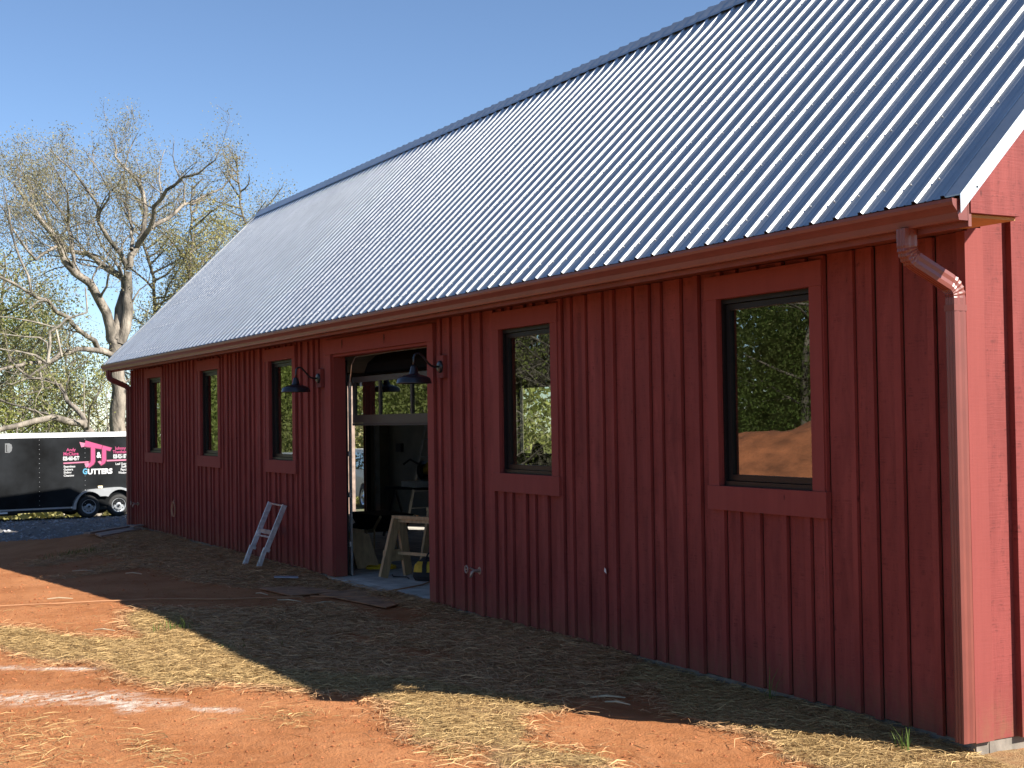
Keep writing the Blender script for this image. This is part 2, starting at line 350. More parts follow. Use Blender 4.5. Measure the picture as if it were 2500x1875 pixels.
def axis(cuts):
    out = []
    for a, b, s in cuts:
        n = max(1, round((b-a)/s)); out += [a+(b-a)*i/n for i in range(n)]
    return out+[cuts[-1][1]]
XS = axis([(-600, -200, 50), (-200, -80, 10), (-80, -40, 2), (-40, -20, .35), (-20, -10, .11), (-10, 1.6, .06), (1.6, 10, .4), (10, 60, 6), (60, 400, 60)])
YS = axis([(-400, -60, 40), (-60, -12, 4), (-12, -6, .5), (-6, .5, .055), (.5, 8, .4), (8, 30, 2), (30, 90, 8), (90, 500, 50)])
def ground():
    nx, ny = len(XS), len(YS); co = []; m1 = []
    for y in YS:
        for x in XS:
            z = terr(x, y); s = l = g = gr = 0.
            fine = -20.6 < x < 1.6 and -6 < y < .5
            if fine:
                s = straw_mask(x, y); l = lime_mask(x, y)
            if x < -20 :
                e = -24.2+.45*(y+1.0 if y < 0 else 1+y*.0)*-1*.0+.9*noise.noise(Vector((x*.5, y*.5, 4)))
                g = sst(e+1.2, e-.6, x)*sst(-38.5, -37, x)*sst(-14, -10, y)
            gr = max(sst(-37, -39, x), sst(-10, -14, y), sst(7, 10, y), sst(6, 9, x)*sst(2, 4, y))
            if fine and s == 0: z += .010*noise.noise(Vector((x*11, y*11, 2)))+.006*noise.noise(Vector((x*26, y*26, 5)))
            if s: z += .012+.010*noise.noise(Vector((x*8, y*8, 2)))
            co.append((x, y, z)); m1.append((s, l, g, gr))
    fs = [(j*nx+i, j*nx+i+1, (j+1)*nx+i+1, (j+1)*nx+i) for j in range(ny-1) for i in range(nx-1)]
    me = bpy.data.meshes.new('ground'); me.from_pydata(co, [], fs)
    at_ = me.color_attributes.new('mask', 'FLOAT_COLOR', 'POINT'); at_.data.foreach_set('color', np.array(m1, dtype=np.float32).ravel())
    me.polygons.foreach_set('use_smooth', [True]*len(me.polygons))
    m, nt, bs = newmat('red_clay_ground')
    ca = N(nt, 'ShaderNodeVertexColor', layer_name='mask'); sep = N(nt, 'ShaderNodeSeparateColor'); nt.links.new(ca.outputs[0], sep.inputs[0])
    v = pos_vec(nt, 1, 1, 1)
    big = noise_n(nt, v, .9, 5, .6, .3); mid = noise_n(nt, v, 7, 5, .65); fine = noise_n(nt, v, 60, 4, .7)
    clay = mixc(nt, ramp(nt, big, .36, .64), (.225, .084, .030), (.305, .128, .052))
    clay = mixc(nt, ramp(nt, mid, .45, .75, 0, .55), clay, (.33, .15, .068))
    clay = mixc(nt, ramp(nt, fine, .35, .2, 0, .5), clay, (.11, .032, .014))
    st = mixc(nt, ramp(nt, fine, .35, .65), (.13, .075, .038), (.27, .18, .088))
    c = mixc(nt, math_n(nt, 'MULTIPLY', sep.outputs[0], ramp(nt, mid, .2, .5, .55, .95)), clay, st)
    lm = math_n(nt, 'MULTIPLY', ramp(nt, sep.outputs[1], .0, .75), ramp(nt, noise_n(nt, pos_vec(nt, 1, .6, 1), 13, 6, .75), .42, .64))
    c = mixc(nt, lm, c, (.46, .41, .35))
    gn = noise_n(nt, v, 34, 3, .8)
    gcol = mixc(nt, ramp(nt, gn, .3, .7), (.062, .059, .057), (.18, .175, .168))
    gcol = mixc(nt, ramp(nt, big, .5, .7, 0, .5), gcol, (.16, .13, .105))
    gm = ramp(nt, math_n(nt, 'ADD', sep.outputs[2], math_n(nt, 'MULTIPLY', math_n(nt, 'SUBTRACT', mid, .5), .9)), .35, .65)
    c = mixc(nt, gm, c, gcol)
    gc = mixc(nt, ramp(nt, mid, .35, .65), (.065, .08, .02), (.15, .14, .045))
    c = mixc(nt, ca.outputs[1], c, gc)
    vs_ = N(nt, 'ShaderNodeVectorMath', operation='SCALE'); vs_.inputs['Scale'].default_value = 1.3; nt.links.new(c, vs_.inputs[0]); c = vs_.outputs[0]
    nt.links.new(c, bs.inputs['Base Color']); bs.inputs['Roughness'].default_value = .95; bs.inputs['Specular IOR Level'].default_value = .15
    h = math_n(nt, 'ADD', math_n(nt, 'MULTIPLY', mid, .9), math_n(nt, 'MULTIPLY', fine, .45))
    bump(nt, bs, h, 1.0, .03)
    me.materials.append(m); o = bpy.data.objects.new('ground', me); COL.objects.link(o); tag(o, kind='structure')
ground()

# ------------------------------------------------------------------ the barn
BL, BW = 20.60, 5.34                      # length along X, width along Y
barn = thing('barn', (-10.3, 2.67, 0), 'long red board and batten barn with a ribbed metal roof and open overhead door', 'barn')
EDGE = [-20.26, -20.082, -19.912, -19.677, -19.479, -19.222, -19.03, -18.81, -18.502, -18.32, -18.048, -17.843, -17.641, -17.414, -17.13, -16.93, -16.702, -16.516, -16.282, -16.002, -15.831, -15.57, -15.303, -15.144, -14.867, -14.621, -14.38, -14.21, -13.96, -13.80, -13.543, -13.30, -13.108, -12.805, -12.585, -12.438, -12.193, -12.02, -11.744, -11.512, -11.32, -11.14, -10.888, -10.673, -10.496,
        -6.963, -6.739, -6.464, -6.297, -6.06, -5.796, -5.623, -5.456, -5.196, -5.033, -4.801, -4.533, -4.372, -4.137, -3.878, -3.7, -3.432, -3.197, -3.033, -2.77, -2.544, -2.27, -2.094, -1.87, -1.591, -1.355, -1.175, -.912, -.736, -.502, -.231]
ZT, ZB = 2.706, 1.3725
WIN = [(-19.277, -18.300), (-15.809, -14.836), (-12.402, -11.438), (-5.667, -4.700), (-2.309, -1.307)]
DOOR = (-10.037, -7.25, 2.687)
WTOP = 2.905
def wall_rects(x0, x1, zlo, zhi, grow=0.):
    """pieces of the strip x0..x1 left over after windows and the door are cut out"""
    cuts = [(a-grow, b+grow, ZB-grow, ZT+grow) for a, b in WIN]+[(DOOR[0]-grow, DOOR[1]+grow, -1, DOOR[2]+grow)]
    xs = sorted({x0, x1}|{c for a, b, _, _ in cuts for c in (a, b) if x0 < c < x1}); out = []
    for a, b in zip(xs, xs[1:]):
        m = (a+b)/2; hit = [c for c in cuts if c[0] < m < c[1]]
        if not hit: out.append((a, b, zlo, zhi)); continue
        _, _, c0, c1 = hit[0]
        if c0 > zlo: out.append((a, b, zlo, min(c0, zhi)))
        if c1 < zhi: out.append((a, b, max(c1, zlo), zhi))
    return out
BT = .024                                 # batten thickness
# boards between batten lines, each its own piece
lines = [-BL]+EDGE+[-.045]
for i in range(len(lines)-1):
    a, b = lines[i]+.010, lines[i+1]-.022
    if i == 0: a = -BL+.06
    if EDGE[44]-.01 < lines[i] < -10.3: a -= .0
    rr = wall_rects(a, b, .0, WTOP)
    if not rr: continue
    dy = rng.uniform(0, .003); up = {}
    for (p, q_, z0, z1) in rr:
        mb = MB().box(p, q_, -.001+dy, .021, z0+(rng.uniform(-.006, .006) if z0 == 0 else 0), z1)
        mb.build('board', M['board'], barn)
for e in EDGE:
    wd = rng.choice((.050, .055, .06, .046))
    rr = wall_rects(e-wd, e, .004, WTOP, .10)
    if not rr: continue
    dz = rng.uniform(-.012, .006); th = BT+rng.uniform(-.003, .004)
    for (p, q_, z0, z1) in rr:
        lean = rng.uniform(-.004, .004)
        z0 = z0+dz if z0 < .1 else z0; z1 = z1-rng.uniform(.0, .01)
        mb = MB(); mb.hexa([(p, -th, z0), (q_, -th, z0), (q_, .002, z0), (p, .002, z0), (p+lean, -th, z1), (q_+lean, -th, z1), (q_+lean, .002, z1), (p+lean, .002, z1)])
        mb.build('batten', M['batten'], barn)
# sheathing behind the boards, inside walls
mb = MB()
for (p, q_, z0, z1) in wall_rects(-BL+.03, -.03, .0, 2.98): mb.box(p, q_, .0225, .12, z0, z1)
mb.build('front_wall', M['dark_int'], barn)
BWIN = [(-14.95, -13.75), (-5.6, -4.6), (-2.3, -1.3)]
mb = MB(); xs = [-BL+.03]+[c for w_ in BWIN for c in w_]+[-.03]
for i in range(0, len(xs), 2): mb.box(xs[i], xs[i+1], 5.2, 5.33, 0, 2.98)
for a, b in BWIN: mb.box(a, b, 5.2, 5.33, 0, 1.25); mb.box(a, b, 5.2, 5.33, 2.45, 2.98)
mb.build('back_wall', M['interior'], barn)
for a, b in BWIN:
    f = MB().box(a, a+.05, 5.24, 5.29, 1.25, 2.45).box(b-.05, b, 5.24, 5.29, 1.25, 2.45).box(a+.05, b-.05, 5.24, 5.29, 1.25, 1.3).box(a+.05, b-.05, 5.24, 5.29, 2.4, 2.45).build('window', M['black'], barn)
# gable walls: five-sided, the far one with a door opening
def gable(xa, xb, opening=None):
    mb = MB(); zr = lambda y: 2.96+(2.67-abs(y-2.67))*.985
    ys = [.1225, 2.67, 5.198]
    if opening: ys = sorted(set(ys+[opening[0], opening[1]]))
    for a, b in zip(ys, ys[1:]):
        z0 = opening[2] if opening and opening[0]-.001 < (a+b)/2 < opening[1]+.001 else 0
        mb.hexa([(xa, a, z0), (xb, a, z0), (xb, b, z0), (xa, b, z0), (xa, a, zr(a)), (xb, a, zr(a)), (xb, b, zr(b)), (xa, b, zr(b))])
    return mb
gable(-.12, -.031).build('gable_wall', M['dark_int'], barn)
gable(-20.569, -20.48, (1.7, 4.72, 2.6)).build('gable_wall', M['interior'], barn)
# near gable siding: boards and battens facing +X
gl = [.125, .34, .60, .79, 1.06, 1.29, 1.47, 1.74, 1.97, 2.14, 2.40, 2.63, 2.81, 3.07, 3.3, 3.5, 3.76, 4.0, 4.18, 4.44, 4.68, 4.86, 5.1, 5.22]
gz = lambda y: 3.0+(2.67-abs(y-2.67))*.97-.02
for i in range(len(gl)-1):
    a, b = gl[i]+.001, gl[i+1]-.001
    MB().hexa([(-.030, a, .0), (.0, a, .0), (.0, b, .0), (-.030, b, 0), (-.030, a, gz(a)), (0, a, gz(a)), (0, b, gz(b)), (-.030, b, gz(b))]).build('board', M['board'], barn)
for y in gl[1:-1]:
    a, b = y-.028, y+.028
    if y < .4: a, b = .325, .57            # a wide cover board next to the corner
    MB().hexa([(-.001, a, .0), (.042, a, .0), (.042, b, .0), (-.001, b, 0), (-.001, a, gz(a)), (.042, a, gz(a)), (.042, b, gz(b)), (-.001, b, gz(b))]).build('batten', M['board'], barn)
# far gable siding
for i in range(len(gl)-1):
    a, b = gl[i]+.002, gl[i+1]-.002
    if 1.75 < (a+b)/2 < 4.72: z0 = 2.75
    else: z0 = 0
    MB().hexa([(-20.60, a, z0), (-20.57, a, z0), (-20.57, b, z0), (-20.60, b, z0), (-20.60, a, gz(a)), (-20.57, a, gz(a)), (-20.57, b, gz(b)), (-20.60, b, gz(b))]).build('board', M['board'], barn)
# corner boards
MB().box(-.042, .022, -.026, -.0035, 0.003, WTOP).build('corner_board', M['casing'], barn)
MB().box(.001, .022, -.0033, .118, .003, WTOP+.02).build('corner_board', M['casing'], barn)
MB().box(-BL-.02, -BL+.075, -.026, -.0035, .003, WTOP).build('corner_board', M['casing'], barn)
MB().box(-BL-.02, -BL-.001, -.0033, .12, .003, WTOP).build('corner_board', M['casing'], barn)
# foundation
MB().box(-BL+.04, DOOR[0], .012, .11, -.4, -.004).build('foundation', M['cement'], barn)
MB().box(DOOR[1], -.012, .012, .11, -.4, -.004).build('foundation', M['cement'], barn)
MB().box(-.11, -.008, .112, 5.2, -.4, -.004).build('foundation', M['cement'], barn)
MB().box(-20.58, -20.47, .112, 5.2, -.4, -.004).build('foundation', M['cement'], barn)
mb = MB().box(-20.468, -.112, .112, 5.198, -.2, -.006)
mb.box(DOOR[0]-.12, DOOR[1]+.0, -.06, .111, -.3, -.008)
mb.build('floor_slab', M['concrete'], barn)

# windows (casing boards, black frame, sash, glass)
def window(x0, x1, mark=False):
    fr = MB(); d0, d1 = .012, .10
    t = .022
    fr.box(x0+.001, x0+t, d0, d1, ZB+.001, ZT-.001).box(x1-t, x1-.001, d0, d1, ZB+.001, ZT-.001)
    fr.box(x0+t, x1-t, d0, d1, ZT-t-.012, ZT-.001).box(x0+t, x1-t, d0-.004, d1, ZB+.001, ZB+t+.012)
    wn = fr.build('window', M['black'], barn)
    s0, s1 = x0+t+.004, x1-t-.004; z0, z1 = ZB+t+.016, ZT-t-.016; e = .042
    sm = MB().box(s0, s0+e, .035, .08, z0, z1).box(s1-e, s1, .035, .08, z0, z1).box(s0+e, s1-e, .035, .08, z1-e, z1).box(s0+e, s1-e, .035, .08, z0, z0+e)
    sm.build('sash', M['black'], wn)
    MB().box(s0+e-.004, s1-e+.004, .055, .061, z0+e-.004, z1-e+.004).build('pane', M['glass'], wn)
    J, H = .118, .165; th = .036
    MB().box(x0-J, x0, -th, -.003, ZB, ZT).build('side_casing', M['casing'], wn)
    MB().box(x1, x1+J, -th, -.003, ZB, ZT).build('side_casing', M['casing'], wn)
    MB().box(x0-J-.008, x1+J+.012, -th-.008, -.003, ZT+.0005, ZT+H).build('head_casing', M['casing'], wn)
    MB().box(x0-J-.008, x1+J+.022, -th-.010, -.003, ZB-.170, ZB-.0005).build('sill_casing', M['casing'], wn)
    return wn
wins = [window(a, b) for a, b in WIN]

# door casing and jambs
a, b, zt = DOOR
MB().box(a-.182, a, -.036, -.003, 0.004, zt).build('door_casing', M['casing'], barn)
MB().box(b, b+.148, -.036, -.003, .004, zt).build('door_casing', M['casing'], barn)
MB().box(a-.19, b+.155, -.044, -.003, zt+.0005, zt+.178).build('door_casing', M['casing'], barn)
MB().box(a-.02, a+.018, -.0025, .15, .0, zt-.001).build('door_jamb', M['casing'], barn)
MB().box(b-.018, b+.02, -.0025, .15, .0, zt-.001).build('door_jamb', M['casing'], barn)
MB().box(a+.018, b-.018, -.0025, .15, zt-.03, zt-.001).build('door_jamb', M['casing'], barn)

for x_, z_ in ((-9.62, 2.80), (-8.35, 2.79)):
    MB().tube([(x_, -.0445, z_+.045), (x_+.006, -.0448, z_), (x_-.004, -.0446, z_-.06)], [.006, .011, .003], 5).build('drip_stain', M['soffit_dark'], barn)
MB().box(-1.90, -1.76, .004, .0075, 1.376, 1.390).build('frame_label', M['white'], wins[4]) if False else None
# overhead door, raised: one glazed section hangs in view
def overhead():
    x0, x1, y0, y1 = a+.03, b-.03, .235, .28
    zb, zm, zl, ztp = 1.852, 1.95, 2.345, 2.41
    sec = MB().box(x0, x1, y0, y1, zb, zm).box(x0, x1, y0, y1, zl, ztp)
    mull = [x0, x0+.055, -9.195, -9.155, -8.29, -8.25, x1-.055, x1]
    for i in range(0, 8, 2): sec.box(mull[i], mull[i+1], y0+.002, y1-.002, zm, zl)
    d = sec.build('overhead_door', M['bronze'], barn)
    for i in range(1, 7, 2): MB().box(mull[i], mull[i+1], .255, .259, zm+.001, zl-.001).build('pane', M['glass'], d)
    MB().box(x0, x1, y0-.004, y1, zb-.03, zb-.001).build('bottom_seal', M['rubberblack'], d)
    # the next section curves back under the roof
    up = MB(); pr = [(y0+.16, 2.47), (y0+.2, 2.58), (.55, 2.68), (.75, 2.72), (1.9, 2.74)]
    for (ya, za), (yb, zb_) in zip(pr, pr[1:]):
        up.hexa([(x0, ya, za), (x1, ya, za), (x1, ya+.04, za-.02), (x0, ya+.04, za-.02), (x0, yb, zb_), (x1, yb, zb_), (x1, yb+.04, zb_-.04), (x0, yb+.04, zb_-.04)])
    up.build('upper_section', M['flat_black'], d)
    for x in (a-.034, b-.002):
        MB().box(x, x+.035, .205, .232, 0, 2.45).build('track', M['galv'], d)
    MB().box(a-.16, a-.045, .152, .2, 0.002, 2.62).build('track_angle', M['black'], d)
    MB().box(b+.045, b+.16, .152, .2, 0.002, 2.62).build('track_angle', M['black'], d)
    MB().tube([(a+.06, .19, 2.33), (a+.12, .18, 2.42), (a+.17, .175, 2.56), (a+.3, .17, 2.645), (a+1.4, .168, 2.655), (b-.05, .168, 2.655)], .006, 6).build('lift_cable', M['galv'], d)
    MB().box(a+.045, a+.085, .17, .20, 2.28, 2.35).build('hinge_roller', M['galv'], d)
    for z in (.35, .95, 1.45): MB().box(a-.06, a-.01, .19, .204, z, z+.06).build('track_bracket', M['galv'], d)
overhead()
MB().box(-20.44, -20.4, 4.66, 4.76, 0, 2.6).build('door_track', M['black'], barn)
MB().box(-20.44, -20.38, 4.85, 4.95, 0, 2.2).build('wall_pipe', M['galv'], barn)
MB().box(-20.0, -19.75, 5.14, 5.2, 1.25, 1.42).build('switch_box', M['tool'], barn)
MB().box(-18.4, -18.25, 5.15, 5.2, 1.24, 1.36).build('switch_box', M['tool'], barn)
# ceiling inside
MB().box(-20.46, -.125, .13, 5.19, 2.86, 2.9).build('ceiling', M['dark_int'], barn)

# roof ---------------------------------------------------------------
XL_, XR_ = -20.95, .395
P0 = (-.42, 3.030); PR = (2.67, 6.115)
PITCHX = .2143; RIB0 = .253
def prof(x0, x1):
    """rib profile across one sheet: list of (x, h)"""
    out = [(x0, 0.)]; k = math.ceil((RIB0-x1)/PITCHX)-1
    c = RIB0-PITCHX*math.floor((RIB0-x0)/PITCHX)
    pts = []
    while c < x1+.1:
        pts += [(c-.024, 0), (c-.014, .0175), (c+.009, .0175), (c+.0172, 0), (c+.07, 0), (c+.077, .004), (c+.084, .004), (c+.091, 0), (c+.128, 0), (c+.135, .004), (c+.142, .004), (c+.149, 0)]
        c += PITCHX
    return [(x0, 0.)]+[p for p in pts if x0+.001 < p[0] < x1-.001]+[(x1, 0.)]
nrm = Vector((0, -1, 1)).normalized()
x = XL_; W4 = PITCHX*4
edges_ = [XL_]
c = RIB0+.10
while c > XL_+.3: edges_.append(c); c -= W4
edges_ = sorted(edges_+[XR_]);
if edges_[-1]-edges_[-2] < .2: edges_.pop(-2)
for e0, e1 in zip(edges_, edges_[1:]):
    pf = prof(e0, e1); mb = MB(); NS = 6; n = len(pf); lift = .0
    for k in range(NS+1):
        t = k/NS; y = P0[0]+(PR[0]-P0[0])*t; z = P0[1]+(PR[1]-P0[1])*t
        for (xx, h) in pf:
            wv = .0016*noise.noise(Vector((xx*4.5, y*1.1, 2)))
            mb.v.append((xx, y+nrm.y*(h+wv), z+nrm.z*(h+wv)))
    for k in range(NS):
        for i in range(n-1): mb.f.append((k*n+i, k*n+i+1, (k+1)*n+i+1, (k+1)*n+i))
    mb.build('roof_sheet', M['roof'], barn, fixn=False)
# rear slope and decking
mb = MB().hexa([(XL_, 2.672, 6.10), (XR_, 2.672, 6.10), (XR_, 5.76, 3.01), (XL_, 5.76, 3.01), (XL_, 2.672, 6.12), (XR_, 2.672, 6.12), (XR_, 5.76, 3.035), (XL_, 5.76, 3.035)])
mb.build('rear_roof', M['roof'], barn)
MB().hexa([(XL_+.03, -.36, 3.00), (XR_-.03, -.36, 3.00), (XR_-.03, 2.665, 6.02), (XL_+.03, 2.665, 6.02), (XL_+.03, -.38, 3.055), (XR_-.03, -.38, 3.055), (XR_-.03, 2.665, 6.085), (XL_+.03, 2.665, 6.085)]).build('roof_deck', M['dark_int'], barn)
# ridge cap: sheets bent over the ridge, lifting at each rib
def cap(x0, x1):
    mb = MB(); xs = []; c = RIB0-PITCHX*math.floor((RIB0-x0)/PITCHX)
    while c < x1: xs += [(c-.02, .0), (c+.015, .017), (c+.10, .006)]; c += PITCHX
    xs = [(x0, 0)]+[p for p in xs if x0 < p[0] < x1]+[(x1, 0)]
    cs = [(2.67-.165, 6.115-.165+.030), (2.67-.14, 6.115-.14+.038), (2.67-.03, 6.115+.010), (2.67, 6.115+.042), (2.67+.03, 6.125), (2.67+.165, 6.115-.165+.03)]
    for (xx, h) in xs:
        for k, (y, z) in enumerate(cs): mb.v.append((xx, y, z+h*(1 if k in (2, 3, 4) else .5)))
    n = len(cs)
    for i in range(len(xs)-1):
        for k in range(n-1): mb.f.append((i*n+k, (i+1)*n+k, (i+1)*n+k+1, i*n+k+1))
    mb.build('ridge_cap', M['roof'], barn, fixn=False)
xx = XL_-.02
while xx < XR_: cap(xx, min(xx+3.0, XR_+.02)); xx += 3.0
# rake trim
def rake(xo, sgn):
    for s_ in (1, -1):
        y0, y1 = (-.455, 2.67) if s_ == 1 else (5.795, 2.67)
        zz = lambda y: 3.03+(2.67-abs(y-2.67))*.9984+.42-.0
        mb = MB(); xi = xo-sgn*.11
        P = lambda x, y, dz: (x, y, zz(y)+dz)
        # face
        mb.hexa([P(xo-sgn*.004, y0, -.07), P(xo, y0, -.07), P(xo, y1, -.07), P(xo-sgn*.004, y1, -.07), P(xo-sgn*.004, y0, .035), P(xo, y0, .035), P(xo, y1, .035), P(xo-sgn*.004, y1, .035)])
        # top flange
        mb.hexa([P(xi, y0, .028), P(xo-sgn*.004, y0, .028), P(xo-sgn*.004, y1, .028), P(xi, y1, .028), P(xi, y0, .034), P(xo-sgn*.004, y0, .034), P(xo-sgn*.004, y1, .034), P(xi, y1, .034)])
        mb.build('rake_trim', M['roof'], barn)
    for s_ in (1, -1):
        fy = (lambda y: y) if s_ == 1 else (lambda y: 5.34-y)
        x0, x1 = xo-sgn*.008, xo-sgn*.045
        up_ = [(-.372, 2.935), (-.272, 2.935), (2.668, 5.873), (2.668, 6.09), (-.372, 3.052)]
        lo_ = [(-.269, 2.935), (.004, 2.935), (2.668, 5.598), (2.668, 5.869)]
        MB().prism(up_, lambda p, t: (x0+(x1-x0)*t, fy(p[0]), p[1])).build('rake_board', M['board'], barn)
        MB().prism(lo_, lambda p, t: (x0-sgn*.004+(x1-x0)*t, fy(p[0]), p[1])).build('rake_board', M['board'], barn)
    # rake soffit under the overhang
    so_ = MB(); xa, xb = (0.003, xo-.046) if sgn > 0 else (xo+.046, -20.603)
    so_.hexa([(xa, .003, 2.931), (xb, .003, 2.931), (xb, 2.66, 5.56), (xa, 2.66, 5.56), (xa, .003, 2.945), (xb, .003, 2.945), (xb, 2.66, 5.575), (xa, 2.66, 5.575)])
    so_.build('rake_soffit', M['soffit'], barn)
rake(.405, 1); rake(-20.96, -1)
# boxed eave return at the near and far corners: level bottom, triangular face
MB().box(.0, .359, -.36, .003, 2.917, 2.9335).build('return_soffit', M['soffit_orange'], barn)
MB().box(-20.945, -20.6, -.36, .02, 2.917, 2.9335).build('return_soffit', M['soffit'], barn)
MB().box(-20.6, -.001, -.357, .021, 2.909, 2.925).build('soffit', M['soffit'], barn)
MB().box(-20.95, .389, -.384, -.361, 2.862, 3.02).build('fascia', M['soffit'], barn)
# gutter (ogee profile) with end caps
gp = [(-.386, 3.005), (-.386, 2.893), (-.452, 2.893), (-.457, 2.905), (-.462, 2.935), (-.478, 2.955), (-.494, 2.972), (-.499, 2.99), (-.499, 3.008), (-.484, 3.008), (-.484, 3.002), (-.495, 3.0), (-.490, 2.975), (-.458, 2.94), (-.450, 2.897), (-.390, 2.897), (-.390, 3.005)]
gx0, gx1 = -21.0, .385
MB().prism(gp, lambda p, t: (gx0+(gx1-gx0)*t, p[0], p[1])).build('gutter', M['gutter'], barn)
ep = [(-.386, 3.005), (-.386, 2.893), (-.452, 2.893), (-.462, 2.935), (-.478, 2.955), (-.494, 2.972), (-.499, 2.99), (-.499, 3.005)]
for xa in (gx0-.003, gx1+.0005): MB().prism(ep, lambda p, t: (xa+t*.0025, p[0], p[1])).build('gutter_end_cap', M['gutter'], barn)
# downspouts: corrugated rectangular pipe, elbow back to the wall
def spout(cx, bottom, ybot):
    wx, wy = .066, .09
    sec = []
    for k in range(7): sec.append((-wx/2+wx*k/6, -wy/2-(.004 if k % 2 else 0)))
    for k in range(1, 5): sec.append((wx/2+(.004 if k % 2 else 0), -wy/2+wy*k/4))
    for k in range(1, 7): sec.append((wx/2-wx*k/6, wy/2))
    for k in range(1, 4): sec.append((-wx/2-(.004 if k % 2 else 0), wy/2-wy*k/4))
    ang = R(66); r1 = .085; r2 = .095; ya, za = -.435, 2.80      # bend back to the wall, then down again
    path = [(ya, 2.895), (ya, 2.85), (ya, za)]; b1 = len(path)
    for k in range(1, 11): t = ang*k/10; path.append((ya+r1*(1-math.cos(t)), za-r1*math.sin(t)))
    e1 = len(path)-1; yb = -.072; y2, z2 = path[-1]; dy2 = yb-r2*(1-math.cos(ang))-y2
    y3, z3 = y2+dy2, z2-dy2/math.tan(ang); path += [(y2+dy2*.5, (z2+z3)/2), (y3, z3)]; b2 = len(path)
    for k in range(1, 11): t = ang*(1-k/10); path.append((yb-r2*(1-math.cos(t)), z3-r2*(math.sin(ang)-math.sin(t))))
    e2 = len(path)-1; zz_ = path[-1][1]
    path += [(-.072, zz_-.05), (-.072, 1.6), (-.072, .55), (-.072, bottom+.14), (ybot, bottom)]
    mb = MB(); n = len(sec)
    for i, (y, z) in enumerate(path):
        p0 = path[max(i-1, 0)]; p1 = path[min(i+1, len(path)-1)]
        d = Vector((0, p1[0]-p0[0], p1[1]-p0[1])).normalized(); side = Vector((0, d.z, -d.y))*-1
        crimp = 1.0 if not (b1 <= i < e1 or b2 <= i < e2) else (.95 if i % 2 else 1.05)
        for (sx, sy) in sec: mb.v.append((cx+sx*crimp, y-side.y*sy*-1*crimp if False else y+side.y*sy*crimp, z+side.z*sy*crimp))
    for i in range(len(path)-1):
        for k in range(n): mb.f.append((i*n+k, i*n+(k+1) % n, (i+1)*n+(k+1) % n, (i+1)*n+k))
    o = mb.build('downspout', M['gutter'], barn)
    for (z0) in (zz_-.075,): MB().box(cx-wx/2-.005, cx+wx/2+.005, -.072-wy/2-.006, -.072+wy/2+.004, z0, z0+.035).build('sleeve', M['gutter'], o)
    return o
spout(-.012, .01, -.074); spout(-20.56, .0, -.074)
# roof screws beside the ribs
sc = MB(); k = 0
for row in range(7):
    t = .045+row*.155; y = P0[0]+(PR[0]-P0[0])*t; z = P0[1]+(PR[1]-P0[1])*t
    c = RIB0
    while c > XL_+.1:
        q = Vector((c+.050, y, z)); sc.tube([q, q+nrm*.004, q+nrm*.009], [.006, .006, .004], 6); c -= PITCHX
tag(sc.build('roof_screw', M['galv'], barn), kind='stuff')
tb = MB().box(.4052, .4072, -.335, -.325, 3.07, 3.08).build('trim_screw', M['black'], barn)

# ------------------------------------------------------------------ barn lamps, spigots, coil
def barn_lamp(x, label):
    t = thing('barn_lamp', (x, -.03, 2.41), label, 'wall lamp', 'gooseneck barn lamps beside the door')
    MB().box(x-.085, x+.065, -.050, -.002, 2.30, 2.525).build('mounting_block', M['casing'], t)
    MB().lathe([(.001, 0), (.062, 0), (.062, .012), (.05, .022), (.018, .026), (.001, .026)], (x, -.051, 2.412), (0, -1, 0), 24).build('backplate', M['lamp'], t, True)
    yn = -.345
    pts = [(x, -.072, 2.412)]
    for k in range(13):
        u = k/12; ang = math.pi*u
    pts += [(x, -.12, 2.411), (x, -.155, 2.422), (x, -.19, 2.452), (x, -.225, 2.492), (x, -.258, 2.528), (x, -.285, 2.545), (x, -.312, 2.545), (x, -.333, 2.528), (x, -.343, 2.498), (x, yn, 2.46), (x, yn, 2.42)]
    MB().tube(pts, .011, 10).build('arm', M['lamp'], t, True)
    s = MB().lathe([(.018, 0), (.026, -.004), (.032, -.02), (.045, -.075), (.052, -.088), (.095, -.098), (.150, -.118), (.168, -.135), (.176, -.172), (.180, -.180), (.176, -.180), (.163, -.138), (.09, -.108), (.04, -.10), (.001, -.098)], (x, yn, 2.422), (0, 0, 1), 40)
    s.build('shade', M['lamp'], t, True)
barn_lamp(-10.405, 'black gooseneck barn lamp on the wall left of the door, overlapping a window')
barn_lamp(-6.895, 'black gooseneck barn lamp on the wall right of the door, hanging before the dark opening')

def spigot(x, z, label):
    t = thing('spigot', (x, -.03, z), label, 'spigot', 'outdoor spigots on the red wall')
    MB().tube([(x, .0, z), (x, -.09, z), (x, -.11, z-.015), (x, -.125, z-.06)], [.016, .016, .016, .013], 10).build('tap_body', M['brass'], t, True)
    MB().lathe([(.001, 0), (.036, 0), (.036, .008), (.001, .008)], (x, -.022, z), (0, -1, 0), 14).build('flange', M['brass'], t)
    MB().tube([(x, -.07, z), (x-.02, -.12, z+.03)], .008, 8).build('stem', M['brass'], t)
    mb = MB(); c_ = Vector((x-.055, -.14, z+.015))
    ring = [c_+Vector((math.cos(q_)*.03, 0, math.sin(q_)*.034)) for q_ in [k*math.pi/6 for k in range(13)]]
    mb.tube(ring, .008, 6, cap=False); mb.bar(ring[0], ring[6], .008, .008, (0, 1, 0)); mb.build('handwheel', M['brass'], t)
spigot(-6.13, .425, 'pale brass spigot low on the red wall right of the open door')
spigot(-20.08, .41, 'small pale spigot low on the wall at the far corner of the barn')
pts = [(-17.36+math.cos(q_)*(.095+.008*q_/6), -.055-.002*q_, .445+math.sin(q_)*(.10+.004*q_)) for q_ in [2.3+k*.3 for k in range(28)]]
